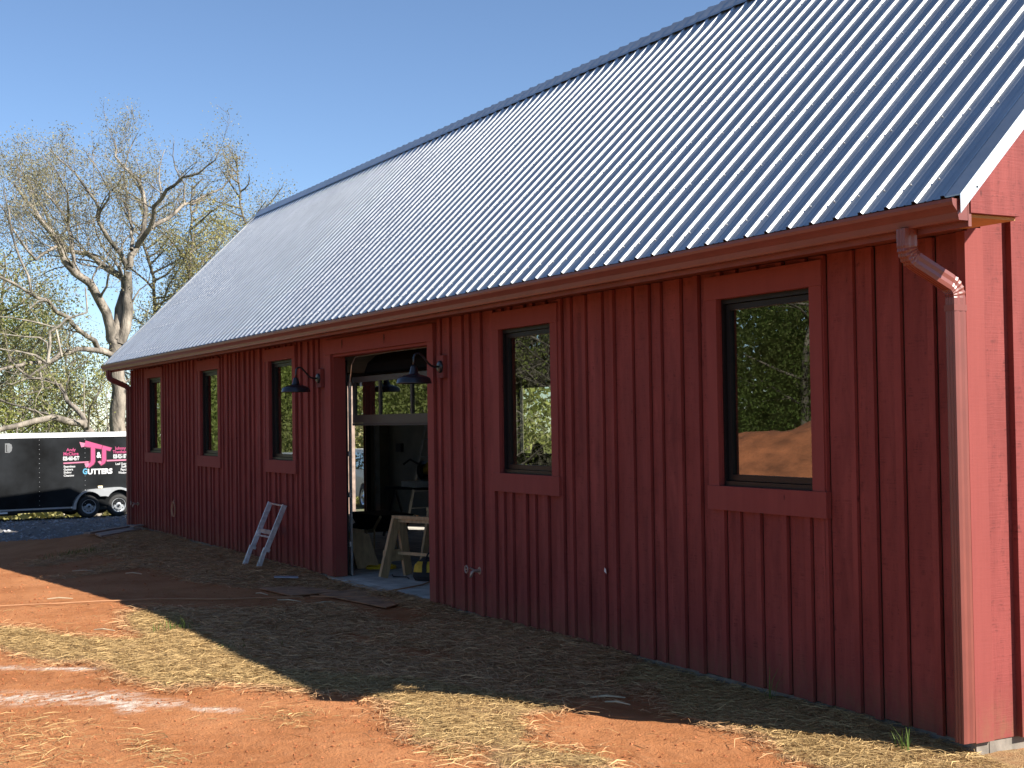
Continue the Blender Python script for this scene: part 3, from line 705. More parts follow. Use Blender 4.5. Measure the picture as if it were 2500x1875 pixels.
pts = [(-17.46, -.03, .60)]+pts
tag(MB().tube(pts, .009, 6).build('cable_coil', M['copperwire']), 'short coil of tan cable sticking out of the wall under the far windows', 'cable coil')
tag(MB().add([(-3.885, -.028, .62), (-3.845, -.032, .605), (-3.85, -.034, .64), (-3.875, -.03, .652), (-3.885, -.0265, .62), (-3.845, -.0305, .605), (-3.85, -.0325, .64), (-3.875, -.0285, .652)], [(0, 1, 2, 3), (7, 6, 5, 4), (0, 4, 5, 1), (1, 5, 6, 2), (2, 6, 7, 3), (3, 7, 4, 0)]).build('paint_chip', M['white']), 'tiny white paper scrap stuck on the red wall below two large windows', 'paper scrap')

# ------------------------------------------------------------------ aluminium ladder section leaning on the wall
lt = thing('ladder', (-11.95, -.42, -.06), 'short aluminium ladder leaning on the wall left of the door with splayed feet', 'ladder')
Lb, Lt_ = Vector((-12.16, -.47, -.05)), Vector((-12.24, -.075, .80)); Rb, Rt_ = Vector((-11.73, -.42, -.05)), Vector((-11.66, -.075, .79))
for (p, q_) in ((Lb, Lt_), (Rb, Rt_)):
    m_ = p.lerp(q_, .30)
    o = MB().bar(m_, q_, .022, .065, (0, -1, .3)).build('rail', M['alu'], lt)
    for s_ in (-1, 0, 1): MB().bar(m_+Vector((s_*.010, -.01, .03)), p+Vector((s_*.030, -.01*abs(s_), 0)), .014, .05, (0, -1, .3)).build('foot_strut', M['alu'], o)
    MB().bar(m_+Vector((0, -.004, -.01)), m_+Vector((0, .01, .03)), .06, .08, (0, -1, .3)).build('clamp', M['alu'], o)
for t_, wd in ((.985, .018), (.50, .02), (.57, .06)):
    MB().bar(Lb.lerp(Lt_, t_), Rb.lerp(Rt_, t_), wd*.6 if wd < .05 else .012, wd, (0, -.3, 1)).build('rung', M['alu'], lt)
tag(MB().tube([(-12.17, -.5, -.02), (-11.98, -.72, -.05), (-11.9, -.84, -.035)], [.012, .016, .014], 7).build('bent_strap', M['alu']), 'thin grey metal strap bent down from the ladder foot', 'metal strap')
tag(MB().bar((-11.93, -1.10, -.035), (-11.76, -.71, -.03), .02, .02).build('wooden_stick', M['stick']), 'pale wooden stick lying on the straw in front of the ladder', 'stick')
tz = lambda x, y, d=.02: (x, y, terr(x, y)+d)
def slab(name, pts, th, m, label, cat, group=None, lift=.015):
    mb = MB(); lo = [Vector(tz(x, y, lift+(l[0] if l else 0))) for x, y, *l in pts]
    n = len(lo); mb.add(lo+[p+Vector((0, 0, th)) for p in lo], [tuple(range(n-1, -1, -1)), tuple(range(n, 2*n))]+[(i, (i+1) % n, n+(i+1) % n, n+i) for i in range(n)])
    return tag(mb.build(name, m), label, cat, group)
slab('metal_offcut', [(-10.37, -.66), (-10.24, -.70), (-10.06, -.46), (-10.2, -.42)], .008, M['slate'], 'flat grey metal offcut on the straw just left of the plywood', 'metal offcut', lift=.05)
slab('plywood_sheet', [(-9.62, -1.1), (-8.62, -1.05), (-8.80, -.40), (-9.66, -.60)], .010, M['ply'], 'brown plywood sheet on the ground left of the doorstep', 'plywood', 'plywood sheets before the door', .014)
slab('plywood_sheet', [(-8.55, -.76), (-7.12, -.58), (-7.45, -.2), (-8.9, -.17)], .010, M['ply'], 'larger brown plywood sheet lying right against the doorstep', 'plywood', 'plywood sheets before the door', .018)
slab('scrap_board', [(-18.5, -1.02), (-19.25, -.16), (-19.75, -.22), (-19.2, -.98)], .03, M['scrap'], 'pale scrap panel lying flat near the far barn corner', 'board', 'scrap boards at the far corner', .03)
slab('scrap_board', [(-19.3, -1.05), (-20.3, -.12), (-20.5, -.2), (-19.6, -1.1)], .03, M['scrap'], 'darker narrow board behind the pale panel at the far barn corner', 'board', 'scrap boards at the far corner', .05)
slab('scrap_board', [(-19.2, -.3), (-19.5, -.05), (-19.8, -.06), (-19.55, -.3)], .02, M['scrap'], 'small broken board end touching the far barn corner', 'board', 'scrap boards at the far corner', .09)
def cord(name, pts, r, m, label, cat):
    P = []
    for (x0, y0), (x1, y1) in zip(pts, pts[1:]):
        for k in range(8):
            t = k/8; x_ = x0+(x1-x0)*t; y_ = y0+(y1-y0)*t
            x_ += .03*noise.noise(Vector((x_*3, y_*3, 1))); P.append(tz(x_, y_, r+.012 if y_ < -.1 else .02))
    return tag(MB().tube(P, r, 6).build(name, m), label, cat)
cord('extension_cord', [(-9.6, -4.7), (-9.35, -4.05), (-9.13, -3.36), (-9.02, -2.65), (-8.77, -1.96), (-8.6, -1.53), (-8.35, -.93)], .0085, M['ocord'], 'thin dusty orange extension cord running over the clay into the doorway', 'cord')
P = [tz(-8.35, -.93, .03), (-8.2, -.68, -.0), (-8.0, -.42, .0), (-8.1, -.2, .005), (-8.3, .0, .012), (-8.6, .5, .01), (-9.4, 1.2, .01)]
tag(MB().tube(P, .0085, 6).build('extension_cord', M['ocord']), 'dusty cord crossing the plywood and the concrete doorstep', 'cord')
TWL = ['curled pale twig on the straw just below the plywood sheets', 'thin twig beside the right end of the big plywood sheet', 'small twig left of the extension cord in the barn shade', 'twig on the bare shaded clay in front of the ladder', 'twig on the shaded clay path farthest left', 'twig lying on the sunlit clay just beyond the straw patch', 'pale twig on the edge of the sunlit straw tongue', 'light straw stalk on the bare patch at the shadow edge', 'shorter stalk beside the one on the bare patch at the shadow edge']
for ti, (x, y, a_, l_) in enumerate([(-8.05, -1.28, .5, .3), (-7.7, -1.02, 1.4, .18), (-8.9, -1.3, .2, .22), (-12.3, -1.9, .6, .25), (-13.5, -2.3, .9, .3), (-9.6, -3.3, 1.1, .25), (-6.9, -3.4, .7, .2), (-2.25, -1.05, .9, .22), (-2.05, -1.1, .4, .18)]):
    q0 = Vector(tz(x, y, .03)); d_ = Vector((math.cos(a_), math.sin(a_), 0))*l_/2
    tag(MB().tube([q0-d_, q0+Vector((0, 0, .012)), q0+d_+Vector((0, .02, 0))], [.006, .008, .004], 5).build('twig', M['stick']), TWL[ti], 'twig', 'loose twigs on the ground')

# ------------------------------------------------------------------ inside the doorway
sh = thing('sawhorse', (-9.6, .9, 0), 'raw pine sawhorse just inside the open door', 'sawhorse')
B0, B1 = Vector((-9.66, .62, .715)), Vector((-8.55, 1.05, .715)); ax = (B1-B0).normalized(); sd = Vector((-ax.y, ax.x, 0))
MB().bar(B0, B1, .09, .038).build('beam', M['lumber'], sh)
MB().bar(B0+Vector((0, 0, -.04)), B1+Vector((0, 0, -.04)), .038, .04).build('beam', M['lumber'], sh)
for e, s_ in ((.06, 1), (.06, -1), (.94, 1), (.94, -1)):
    p = B0.lerp(B1, e); MB().bar(p+sd*s_*.04+Vector((0, 0, -.02)), p+sd*s_*.21-ax*(.06 if e < .5 else -.06)+Vector((0, 0, -.71)), .125, .038, ax).build('leg', M['lumber'], sh)
MB().bar(B0+ax*.02-sd*.20+Vector((0, 0, -.46)), B0+ax*.02+sd*.2+Vector((0, 0, -.46)), .036, .14).build('end_block', M['lumber'], sh)
MB().bar(B0+ax*.07+Vector((0, 0, -.43)), B1-ax*.07+Vector((0, 0, -.43)), .036, .036).build('stretcher', M['lumber'], sh)
sh2 = thing('sawhorse', (-9.7, 1.5, 0), 'second raw pine sawhorse half hidden behind the first one', 'sawhorse')
C0, C1 = B0+Vector((-.35, .62, .05)), B1+Vector((-.35, .62, .05))
MB().bar(C0, C1, .09, .045).build('beam', M['lumber'], sh2)
for e, s_ in ((.06, 1), (.06, -1), (.94, 1), (.94, -1)):
    p = C0.lerp(C1, e); MB().bar(p+sd*s_*.04+Vector((0, 0, -.02)), p+sd*s_*.22+Vector((0, 0, -.765)), .09, .036, ax).build('leg', M['lumber'], sh2)
# tool bag
bx, by = -9.02, .86
tg = thing('tool_bag', (bx, by, 0), 'black and yellow canvas tool bag on the concrete beside the sawhorse', 'tool bag')
bd = Vector((.62, .78, 0)).normalized(); bs_ = Vector((-bd.y, bd.x, 0)); o_ = Vector((bx, by, 0))
def bagpt(u, v, z): return o_+bd*u+bs_*v+Vector((0, 0, z))
mb = MB()
for (z, l, wd) in [(0, .26, .13), (.07, .27, .14), (.1, .27, .14)]: pass
lv = [(0, .25, .12), (.05, .275, .14), (.10, .27, .135)]
def loft(mb, lv, n=14):
    base = len(mb.v)
    for (z, l, wd) in lv:
        for k in range(n):
            a_ = 2*math.pi*k/n; cu, sv = math.cos(a_), math.sin(a_)
            e = 3; cu = math.copysign(abs(cu)**(2/e), cu); sv = math.copysign(abs(sv)**(2/e), sv)
            mb.v.append(tuple(bagpt(cu*l, sv*wd, z)))
    for i in range(len(lv)-1):
        for k in range(n): mb.f.append((base+i*n+k, base+i*n+(k+1) % n, base+(i+1)*n+(k+1) % n, base+(i+1)*n+k))
    mb.f.append(tuple(base+(len(lv)-1)*n+k for k in range(n))); return mb
loft(MB(), lv).build('base', M['blackcloth'], tg)
loft(MB(), [(.101, .268, .133), (.18, .25, .12), (.22, .21, .08)]).build('body', M['yellow'], tg)
loft(MB(), [(.221, .20, .075), (.25, .17, .05), (.265, .14, .03)]).build('flap', M['blackcloth'], tg)
for u in (-.13, .10):
    mb = MB()
    for (z0, w0, z1, w1) in [(.102, .143, .18, .130), (.18, .130, .222, .09)]:
        mb.hexa([bagpt(u, -w0, z0), bagpt(u+.05, -w0, z0), bagpt(u+.05, -w0+.02, z0), bagpt(u, -w0+.02, z0), bagpt(u, -w1, z1), bagpt(u+.05, -w1, z1), bagpt(u+.05, -w1+.02, z1), bagpt(u, -w1+.02, z1)])
    mb.build('strap', M['blackcloth'], tg)
MB().tube([bagpt(-.11, -.06, .23), bagpt(-.08, -.03, .31), bagpt(.02, 0, .34), bagpt(.1, -.03, .31), bagpt(.13, -.06, .23)], .011, 7).build('handle', M['blackcloth'], tg)
tag(MB().tube([(-9.75, .62, .012), (-9.55, .55, .012), (-9.4, .66, .012), (-9.25, .62, .012)], .007, 6).build('black_cord', M['blackcloth']), 'black power cord lying on the concrete in front of the tool bag', 'cord')
# yellow extension cord in a heap
P = []
for k in range(120):
    a_ = k*.42; r_ = .13+.07*noise.noise(Vector((k*.11, 2, 0)))
    P.append((-10.52+math.cos(a_)*r_*1.1+.05*noise.noise(Vector((k*.07, 5, 0))), .82+math.sin(a_)*r_*1.3, .012+.05*abs(noise.noise(Vector((k*.05, 9, 0))))))
tag(MB().tube(P, .008, 5).build('extension_cord', M['ycord']), 'bright yellow extension cord heaped on the floor behind the door track', 'cord')
# plywood offcuts leaning inside the jamb
for i, (x, lean, h, wd) in enumerate([(-10.70, .10, .46, .30), (-10.80, .13, .42, .26), (-10.92, .1, .50, .2)]):
    lab = ['pale plywood offcut leaning inside the door, nearest of three', 'middle plywood offcut of the three leaning inside the door', 'rearmost plywood offcut of the three leaning inside the door'][i]
    mb = MB(); y0 = .55+.06*i
    mb.hexa([(x, y0, .0), (x+.015, y0, .0), (x+.015, y0+wd, .0), (x, y0+wd, .0), (x-lean, y0-.08, h), (x-lean+.015, y0-.08, h), (x-lean+.015, y0+wd-.1, h*.93), (x-lean, y0+wd-.1, h*.93)])
    tag(mb.build('plywood_offcut', M['lumber']), lab, 'plywood offcut', 'offcuts leaning inside the door')
tag(MB().box(-11.25, -10.98, .70, .95, .50, .68).build('white_bucket_lid', M['white']), 'small white box at the dark inner side of the doorway', 'box') if False else None
# black tub on tan legs
wb = thing('wheelbarrow', (-12.6, 1.75, 0), 'black wheelbarrow with tan curved legs in the dark workshop', 'wheelbarrow')
mb = MB(); cx_, cy_ = -12.35, 1.6
lo = [(cx_-.40, cy_-.20, .34), (cx_+.34, cy_-.20, .34), (cx_+.34, cy_+.20, .34), (cx_-.40, cy_+.20, .34)]
hi = [(cx_-.58, cy_-.27, .575), (cx_+.48, cy_-.27, .575), (cx_+.48, cy_+.27, .575), (cx_-.58, cy_+.27, .575)]
mb.hexa(lo+hi); mb.build('tub', M['flat_black'], wb)
for s_ in (-1, 1):
    MB().tube([(cx_+.55, cy_+s_*.26, .56), (cx_+.2, cy_+s_*.22, .36), (cx_-.95, cy_+s_*.06, .24)], .02, 8).build('handle', M['tan'], wb)
    MB().tube([(cx_+.28, cy_+s_*.24, .37), (cx_+.30, cy_+s_*.25, .16), (cx_+.25, cy_+s_*.25, .03), (cx_+.10, cy_+s_*.25, .015), (cx_-.02, cy_+s_*.24, .06), (cx_-.1, cy_+s_*.2, .34)], .014, 7).build('leg', M['tan'], wb)
MB().lathe([(.03, -.04), (.15, -.045), (.19, -.02), (.19, .02), (.15, .045), (.03, .04)], (cx_-.98, cy_, .19), (0, 1, 0), 20).build('wheel', M['tyre'], wb)
# folding step ladder near the back wall
sl_ = thing('step_ladder', (-16.4, 4.3, 0), 'tall grey step ladder standing by the dim back wall', 'step ladder')
for s_ in (-1, 1):
    MB().bar((-17.0, 4.3+s_*.26, 0), (-16.35, 4.3+s_*.16, 1.85), .022, .05).build('rail', M['dullgrey'], sl_)
    MB().bar((-15.75, 4.3+s_*.26, 0), (-16.25, 4.3+s_*.16, 1.83), .02, .04).build('rear_rail', M['dullgrey'], sl_)
for k in range(1, 6):
    t = k/6; MB().bar((-17.0+.65*t, 4.3-.26+.1*t, 1.85*t), (-17.0+.65*t, 4.3+.26-.1*t, 1.85*t), .06, .015).build('step', M['dullgrey'], sl_)
MB().box(-16.5, -16.12, 4.1, 4.5, 1.85, 1.9).build('top_cap', M['tool'], sl_)
# mitre saw on its folding stand
ms = thing('miter_saw', (-14.9, 3.4, 0), 'black miter saw on a folding stand in the workshop', 'miter saw')
MB().bar((-15.6, 3.05, .76), (-14.2, 3.9, .76), .07, .05).build('stand_beam', M['tool'], ms)
for (x, y) in ((-15.45, 3.15), (-14.35, 3.8)):
    for s_ in (-1, 1): MB().bar((x, y, .74), (x+s_*.28, y-s_*.34, 0), .03, .03).build('leg', M['tool'], ms)
MB().box(-15.2, -14.65, 3.15, 3.7, .79, .88).build('table', M['silver'], ms)
MB().box(-15.15, -14.7, 3.42, 3.46, .88, .99).build('fence', M['tool'], ms)
MB().lathe([(.01, -.03), (.15, -.03), (.16, 0), (.15, .03), (.01, .03)], (-14.9, 3.4, 1.06), (.8, .6, 0), 20).build('blade_guard', M['tool'], ms)
MB().tube([(-14.9, 3.45, 1.06), (-14.75, 3.5, 1.15)], [.09, .07], 12).build('motor', M['yellow'], ms)
MB().tube([(-14.9, 3.35, 1.15), (-14.95, 3.2, 1.24), (-15.0, 3.1, 1.16)], .02, 8).build('handle', M['tool'], ms)
# person inside, seen against the rear window
def person():
    t = thing('person', (-12.75, 4.35, 0), 'person standing inside the barn seen through the window right of the door', 'person', rotz=R(40))
    V_ = [(0, 0, .86), (0, 0, 1.02), (0, 0, 1.17), (0, 0, 1.25), (0, 0, 1.33), (0, .01, 1.40), (.15, 0, 1.17), (.21, .01, .93), (.20, -.08, .72), (-.15, 0, 1.17), (-.21, .01, .93), (-.20, -.08, .72), (.085, 0, .78), (.10, .0, .44), (.10, .02, .06), (.11, -.12, .03), (-.085, 0, .78), (-.10, 0, .44), (-.10, .02, .06), (-.11, -.12, .03), (.19, -.12, .65), (-.19, -.12, .65)]
    E_ = [(0, 1), (1, 2), (2, 3), (3, 4), (4, 5), (2, 6), (6, 7), (7, 8), (2, 9), (9, 10), (10, 11), (0, 12), (12, 13), (13, 14), (14, 15), (0, 16), (16, 17), (17, 18), (18, 19), (8, 20), (11, 21)]
    rad = [(.14, .10), (.14, .10), (.13, .09), (.055, .055), (.08, .09), (.075, .085), (.06, .06), (.045, .045), (.032, .035), (.06, .06), (.045, .045), (.032, .035), (.085, .09), (.06, .062), (.04, .045), (.04, .03), (.085, .09), (.06, .062), (.04, .045), (.04, .03), (.03, .018), (.03, .018)]
    me = bpy.data.meshes.new('body'); me.from_pydata(V_, E_, []); o = bpy.data.objects.new('body', me); COL.objects.link(o); o.parent = t
    md = o.modifiers.new('skin', 'SKIN'); md.use_smooth_shade = True
    for i, r_ in enumerate(rad): me.skin_vertices[0].data[i].radius = r_
    me.skin_vertices[0].data[0].use_root = True
    o.modifiers.new('sub', 'SUBSURF').levels = 1; o.modifiers['sub'].render_levels = 2
    me.materials.append(M['shirt'])
    MB().lathe([(.001, .105), (.05, .09), (.085, .045), (.095, -.01), (.09, -.06), (.07, -.075)], (0, .02, 1.40), (0, .15, 1), 18).build('hair', M['hair'], t, True, local=True)
person()

# ------------------------------------------------------------------ black enclosed trailer
TA = R(95.667); TP = Vector((-34.483, 1.937, -.752))
tr = thing('enclosed_trailer', TP, 'long black enclosed cargo trailer with white roof edge and pink lettering', 'trailer', rotz=TA)
L = dict(local=True)
mb = MB().box(-5.2, 2.5, .0, 2.05, .345, 2.30); mb.build('body', M['trailer'], tr, **L)
MB().box(-5.22, 2.52, -.018, 2.07, 2.302, 2.405).build('roof_edge', M['white'], tr, **L)
MB().box(-5.2, 2.5, .02, 2.03, 2.406, 2.43).build('roof', M['white'], tr, **L)
MB().box(-5.21, -.47, -.016, -.001, .30, .347).build('sill_trim', M['silver'], tr, **L)
MB().box(1.35, 2.5, -.016, -.001, .30, .347).build('sill_trim', M['silver'], tr, **L)
MB().box(-5.1, 2.4, .05, 2.0, .22, .34).build('chassis', M['under'], tr, **L)
MB().box(-2.75, -1.95, .1, .35, .17, .24).build('step_bracket', M['under'], tr, **L)
for x_ in (-3.9, -2.66, -1.39, -.12, 1.16, 2.3):
    rv = MB().box(x_-.012, x_+.012, -.003, -.0005, .36, 2.29).build('panel_seam', M['trailer'], tr, **L)
    mb = MB()
    for k in range(15): mb.tube([(x_+.02, -.001, .42+k*.13), (x_+.02, -.006, .42+k*.13)], .008, 6)
    mb.build('rivet', M['silver'], rv, **L)
def tp(cx, cy): return ((cx-1440)*.00176, (1245-cy)*.00177+.31)
def wheel(x, y, z, r, wdt, parent, nhole=10, rimm='hub', side=-1):
    wy = y; q = side
    ty = MB().lathe([(r*.60, 0), (r*.63, .02), (r*.70, .03), (r*.88, .022), (r*.97, -.01), (r, -.05), (r, -wdt+.05), (r*.95, -wdt), (r*.6, -wdt)], (x, wy, z), (0, q, 0), 36).build('wheel', M['tyre'], parent, True, local=True)
    rim = MB().lathe([(r*.62, .012), (r*.585, .016), (r*.56, -.03), (r*.5, -.035), (r*.44, -.01), (r*.40, .0), (r*.28, -.012), (r*.24, .0), (r*.14, .008), (r*.12, .03), (.001, .034)], (x, wy, z), (0, q, 0), 36).build('rim', M[rimm], ty, True, local=True)
    if nhole:
        hm = MB()
        for k in range(nhole):
            a_ = 2*math.pi*k/nhole; cxh, czh = x+math.cos(a_)*r*.43, z+math.sin(a_)*r*.43
            hm.lathe([(.001, 0), (r*.05, 0), (r*.05, -.006), (.001, -.006)], (cxh, wy+q*.003, czh), (0, q, 0), 8)
        hm.build('wheel_hole', M['under'], ty, local=True)
    MB().lathe([(r*.10, 0), (r*.10, .012), (r*.06, .016), (.001, .016)], (x, wy+q*.03, z), (0, q, 0), 12).build('hub_cap', M['under'], ty, local=True)
    return ty
for x_ in (0, .86):
    wheel(x_, .0, .328, .328, .2, tr); wheel(x_, 1.95, .328, .328, .2, tr, side=1)
MB().tube([(0, .1, .328), (0, 1.9, .328)], .04, 8).build('axle', M['under'], tr, **L); MB().tube([(.86, .1, .328), (.86, 1.9, .328)], .04, 8).build('axle', M['under'], tr, **L)
MB().box(-.2, 1.05, .2, .3, .30, .42).build('spring_hanger', M['under'], tr, **L)
outer = [(1170, 1268), (1176, 1215), (1195, 1150), (1240, 1080), (1290, 1030), (1350, 990), (1420, 968), (1540, 960), (1700, 952), (1850, 946), (1950, 948), (2030, 968), (2100, 1020), (2150, 1090), (2180, 1170), (2190, 1262)]
inner = [(2150, 1262)]+[(1925+math.cos(q_)*232, 1240-math.sin(q_)*262) for q_ in [R(k) for k in range(12, 150, 12)]]+[(1690, 1075)]+[(1440+math.cos(q_)*222, 1245-math.sin(q_)*250) for q_ in [R(k) for k in range(42, 172, 12)]]+[(1215, 1268)]
oi_ = [tp(*p) for p in outer]+[tp(*p) for p in inner]
MB().prism(oi_, lambda p, t: (p[0], -.115+.012*t, p[1])).build('fender', M['silver'], tr, **L)
mb = MB(); oo = [tp(*p) for p in outer]
for p, q_ in zip(oo, oo[1:]): mb.hexa([(p[0], -.1148, p[1]), (q_[0], -.1148, q_[1]), (q_[0], .02, q_[1]), (p[0], .02, p[1]), (p[0], -.1148, p[1]+.01), (q_[0], -.1148, q_[1]+.01), (q_[0], .02, q_[1]+.01), (p[0], .02, p[1]+.01)])
mb.build('fender_top', M['silver'], tr, **L)
u0, w0 = tp(1590, 943); u1, w1 = tp(1662, 910); MB().box(u0, u1, -.02, -.001, w0, w1).build('marker_light', M['amber'], tr, **L)
# side vent / latch shaped like a D
hp = [tp(*p) for p in [(135, 195), (200, 195), (235, 215), (246, 265), (235, 315), (200, 345), (135, 340)]]
MB().prism(hp, lambda p, t: (p[0], -.012+.011*t, p[1])).build('vent', M['vent'], tr, **L)
hp = [tp(*p) for p in [(152, 215), (165, 215), (165, 322), (200, 330), (152, 330)]]
MB().prism(hp, lambda p, t: (p[0], -.014+.0015*t, p[1])).build('vent_slot', M['under'], tr, **L)
u0, w0 = tp(20, 1290); u1, w1 = tp(170, 1262); MB().box(u0, u1, -.018, -.0165, w0-.0, w1).build('sticker', M['white'], tr, **L)
def text(s, cx0, cx1, cy0, cy1, m, parent, y=-.006, name='lettering', bold=.0, mapf=tp, th=.002):
    cu = bpy.data.curves.new('t', 'FONT'); cu.body = s; cu.offset = bold; cu.resolution_u = 3; cu.extrude = 0; cu.fill_mode = 'BOTH'
    to = bpy.data.objects.new('t', cu); COL.objects.link(to); dg = bpy.context.evaluated_depsgraph_get(); dg.update()
    me = bpy.data.meshes.new_from_object(to.evaluated_get(dg)); bpy.data.objects.remove(to); bpy.data.curves.remove(cu)
    v = np.array([p.co[:] for p in me.vertices]); lo, hi = v.min(0), v.max(0)
    (u0, w0), (u1, w1) = mapf(cx0, cy1), mapf(cx1, cy0)
    n = len(me.vertices); fs = [tuple(p.vertices) for p in me.polygons]; bpy.data.meshes.remove(me)
    x_ = u0+(v[:, 0]-lo[0])/(hi[0]-lo[0])*(u1-u0); z_ = w0+(v[:, 1]-lo[1])/(hi[1]-lo[1])*(w1-w0)
    mb = MB(); mb.add([(x_[i], y, z_[i]) for i in range(n)], fs)
    return mb.build(name, m, parent, local=True, fixn=False)
def poly(pts, m, name='emblem', y=-.006):
    return MB().prism([tp(*p) for p in pts], lambda p, t: (p[0], y+.002*t, p[1])).build(name, m, tr, local=True)
text('Andy', 1085, 1235, 292, 358, M['pink'], tr, bold=.02); text('McClure', 1040, 1278, 355, 410, M['pink'], tr, bold=.02)
text('828-460-4577', 1032, 1292, 420, 490, M['white_vinyl'], tr, bold=.03)
text('Johnny', 1868, 2052, 285, 352, M['pink'], tr, bold=.02); text('Trantham', 1835, 2072, 345, 395, M['pink'], tr, bold=.02)
text('828-925-1878', 1842, 2078, 408, 478, M['white_vinyl'], tr, bold=.03)
for i, s in enumerate(['Seamless', 'Gutters', 'Siding', 'Cleaning']):
    y0 = (565, 612, 660, 710)[i]; text(s, 1042, (1225, 1190, 1165, 1205)[i], y0, y0+(36 if i < 2 else 44), M['white_vinyl'], tr, bold=.02)
for i, s in enumerate(['Leaf Guard', 'Soffit', 'Fascia', 'Windows']):
    y0 = (545, 592, 640, 690)[i]; text(s, (1880, 1975, 1965, 1925)[i], 2082, y0, y0+38, M['white_vinyl'], tr, bold=.02)
text('UTTERS', 1425, 1828, 632, 722, M['white_vinyl'], tr, bold=.05); text('G', 1345, 1418, 622, 718, M['cyan'], tr, bold=.04)
text('&', 1570, 1648, 365, 460, M['white_vinyl'], tr, bold=.03)
poly([(1032, 518), (1440, 508), (1440, 536), (1032, 546)], M['pinkdark'], y=-.0045); poly([(1735, 495), (2080, 492), (2080, 520), (1735, 524)], M['pinkdark'], y=-.0045)
poly([(1040, 520), (1440, 510), (1440, 530), (1040, 540)], M['pinklight']); poly([(1735, 497), (2075, 494), (2075, 516), (1735, 520)], M['pinklight'])
poly([(1370, 285), (1388, 172), (1830, 300), (1795, 362), (1735, 352), (1735, 505), (1708, 560), (1642, 595), (1580, 520), (1640, 500), (1652, 330), (1555, 312), (1555, 520), (1530, 570), (1440, 628), (1412, 570), (1365, 545), (1435, 525), (1468, 490), (1470, 300)], M['pinkdark'], y=-.0045)
poly([(1295, 198), (1385, 215), (1370, 275), (1325, 283)], M['pinklight']); poly([(1395, 178), (1662, 258), (1650, 318), (1375, 268)], M['pink']); poly([(1672, 262), (1818, 303), (1792, 352), (1660, 322)], M['pink'])
poly([(1480, 288), (1545, 300), (1545, 520), (1520, 562), (1440, 618), (1422, 562), (1470, 528), (1480, 490)], M['pink'], y=-.0065); poly([(1372, 545), (1430, 532), (1455, 560), (1425, 600), (1400, 612)], M['pinklight'], y=-.0068)
poly([(1662, 322), (1725, 336), (1725, 500), (1700, 550), (1642, 584), (1625, 545), (1655, 515), (1662, 480)], M['pink'], y=-.0065); poly([(1588, 520), (1628, 508), (1648, 535), (1630, 565)], M['pinklight'], y=-.0068)
# faint mark on the sill of the far window
wm = wins[0]; wx0 = WIN[0][0]
def wmap(cx, cy): return (wx0+.05+cx, cy)
text('40', .42, .62, 1.235, 1.335, M['soffit'], wm, y=-.0475, name='scribbled_mark', mapf=lambda cx, cy: (wx0+cx-LOC[wm.name].x, (2.57-cy)-0)) if False else None
tm = text('+0', wx0+.40, wx0+.80, 1.34, 1.235, M['board'], wm, y=-.0475, name='scribbled_mark', mapf=lambda cx, cy: (cx, cy))
tm.data.transform(Matrix.Translation(-LOC[wm.name]))

# ------------------------------------------------------------------ white vehicles behind the barn and by the wood
def suv(name, loc, rz, label, group):
    t = thing(name, loc, label, 'car', group, rotz=rz)
    prof_ = [(-2.2, .45), (-2.25, .80), (-2.2, 1.05), (-2.05, 1.10), (-1.75, 1.62), (-1.55, 1.68), (.35, 1.68), (.55, 1.62), (1.15, 1.12), (2.05, 1.0), (2.25, .85), (2.28, .5), (2.2, .38), (1.83, .38), (1.80, .55), (1.68, .70), (1.50, .76), (1.32, .70), (1.20, .55), (1.17, .36), (-1.02, .36), (-1.05, .55), (-1.17, .70), (-1.35, .76), (-1.53, .70), (-1.65, .55), (-1.68, .40)]
    def fn(p, t_):
        s_ = 1-.13*max(0, (p[1]-1.05)/.6); return (p[0], (-.93+1.86*t_)*s_, p[1])
    MB().prism(prof_, fn).build('body', M['vwhite'], t, local=True)
    for s_ in (-1, 1):
        for wp in ([(-1.72, 1.13), (-1.62, 1.52), (-.98, 1.58), (-.98, 1.13)], [(-.90, 1.13), (-.90, 1.58), (-.05, 1.58), (-.05, 1.13)], [(.03, 1.13), (.03, 1.58), (.38, 1.56), (.88, 1.15)]):
            yy = lambda z: .93*(1-.13*max(0, (z-1.05)/.6))
            MB().prism(wp, lambda p, t_: (p[0], s_*(yy(p[1])+.004+.006*t_), p[1])).build('side_window', M['carglass'], t, local=True)
        MB().box(.62, .80, s_*1.0-.08, s_*1.0+.08, 1.10, 1.26).build('mirror', M['tool'], t, local=True)
        for x_ in (-1.35, 1.5): wheel(x_, s_*.92, .36, .36, .22, t, nhole=5, rimm='silver', side=s_)
        MB().box(2.2, 2.27, s_*.7-.18, s_*.7+.18, .72, .88).build('headlight', M['silver'], t, local=True)
        MB().box(-2.26, -2.2, s_*.78-.1, s_*.78+.1, .78, 1.02).build('tail_light', M['pink'], t, local=True)
    MB().hexa([(-2.075, -.72, 1.14), (-2.075, .72, 1.14), (-2.04, .72, 1.14), (-2.04, -.72, 1.14), (-1.80, -.68, 1.56), (-1.80, .68, 1.56), (-1.76, .68, 1.56), (-1.76, -.68, 1.56)]).build('rear_window', M['carglass'], t, local=True)
    MB().hexa([(.60, -.68, 1.60), (.60, .68, 1.60), (.58, .68, 1.58), (.58, -.68, 1.58), (1.16, -.76, 1.15), (1.16, .76, 1.15), (1.12, .76, 1.13), (1.12, -.76, 1.13)]).build('windscreen', M['carglass'], t, local=True)
    return t
q = at(887, 1205, 40.5)
_h = R(175.8); _k = 1.06; _wx, _wy = -1.35*_k, .92*_k
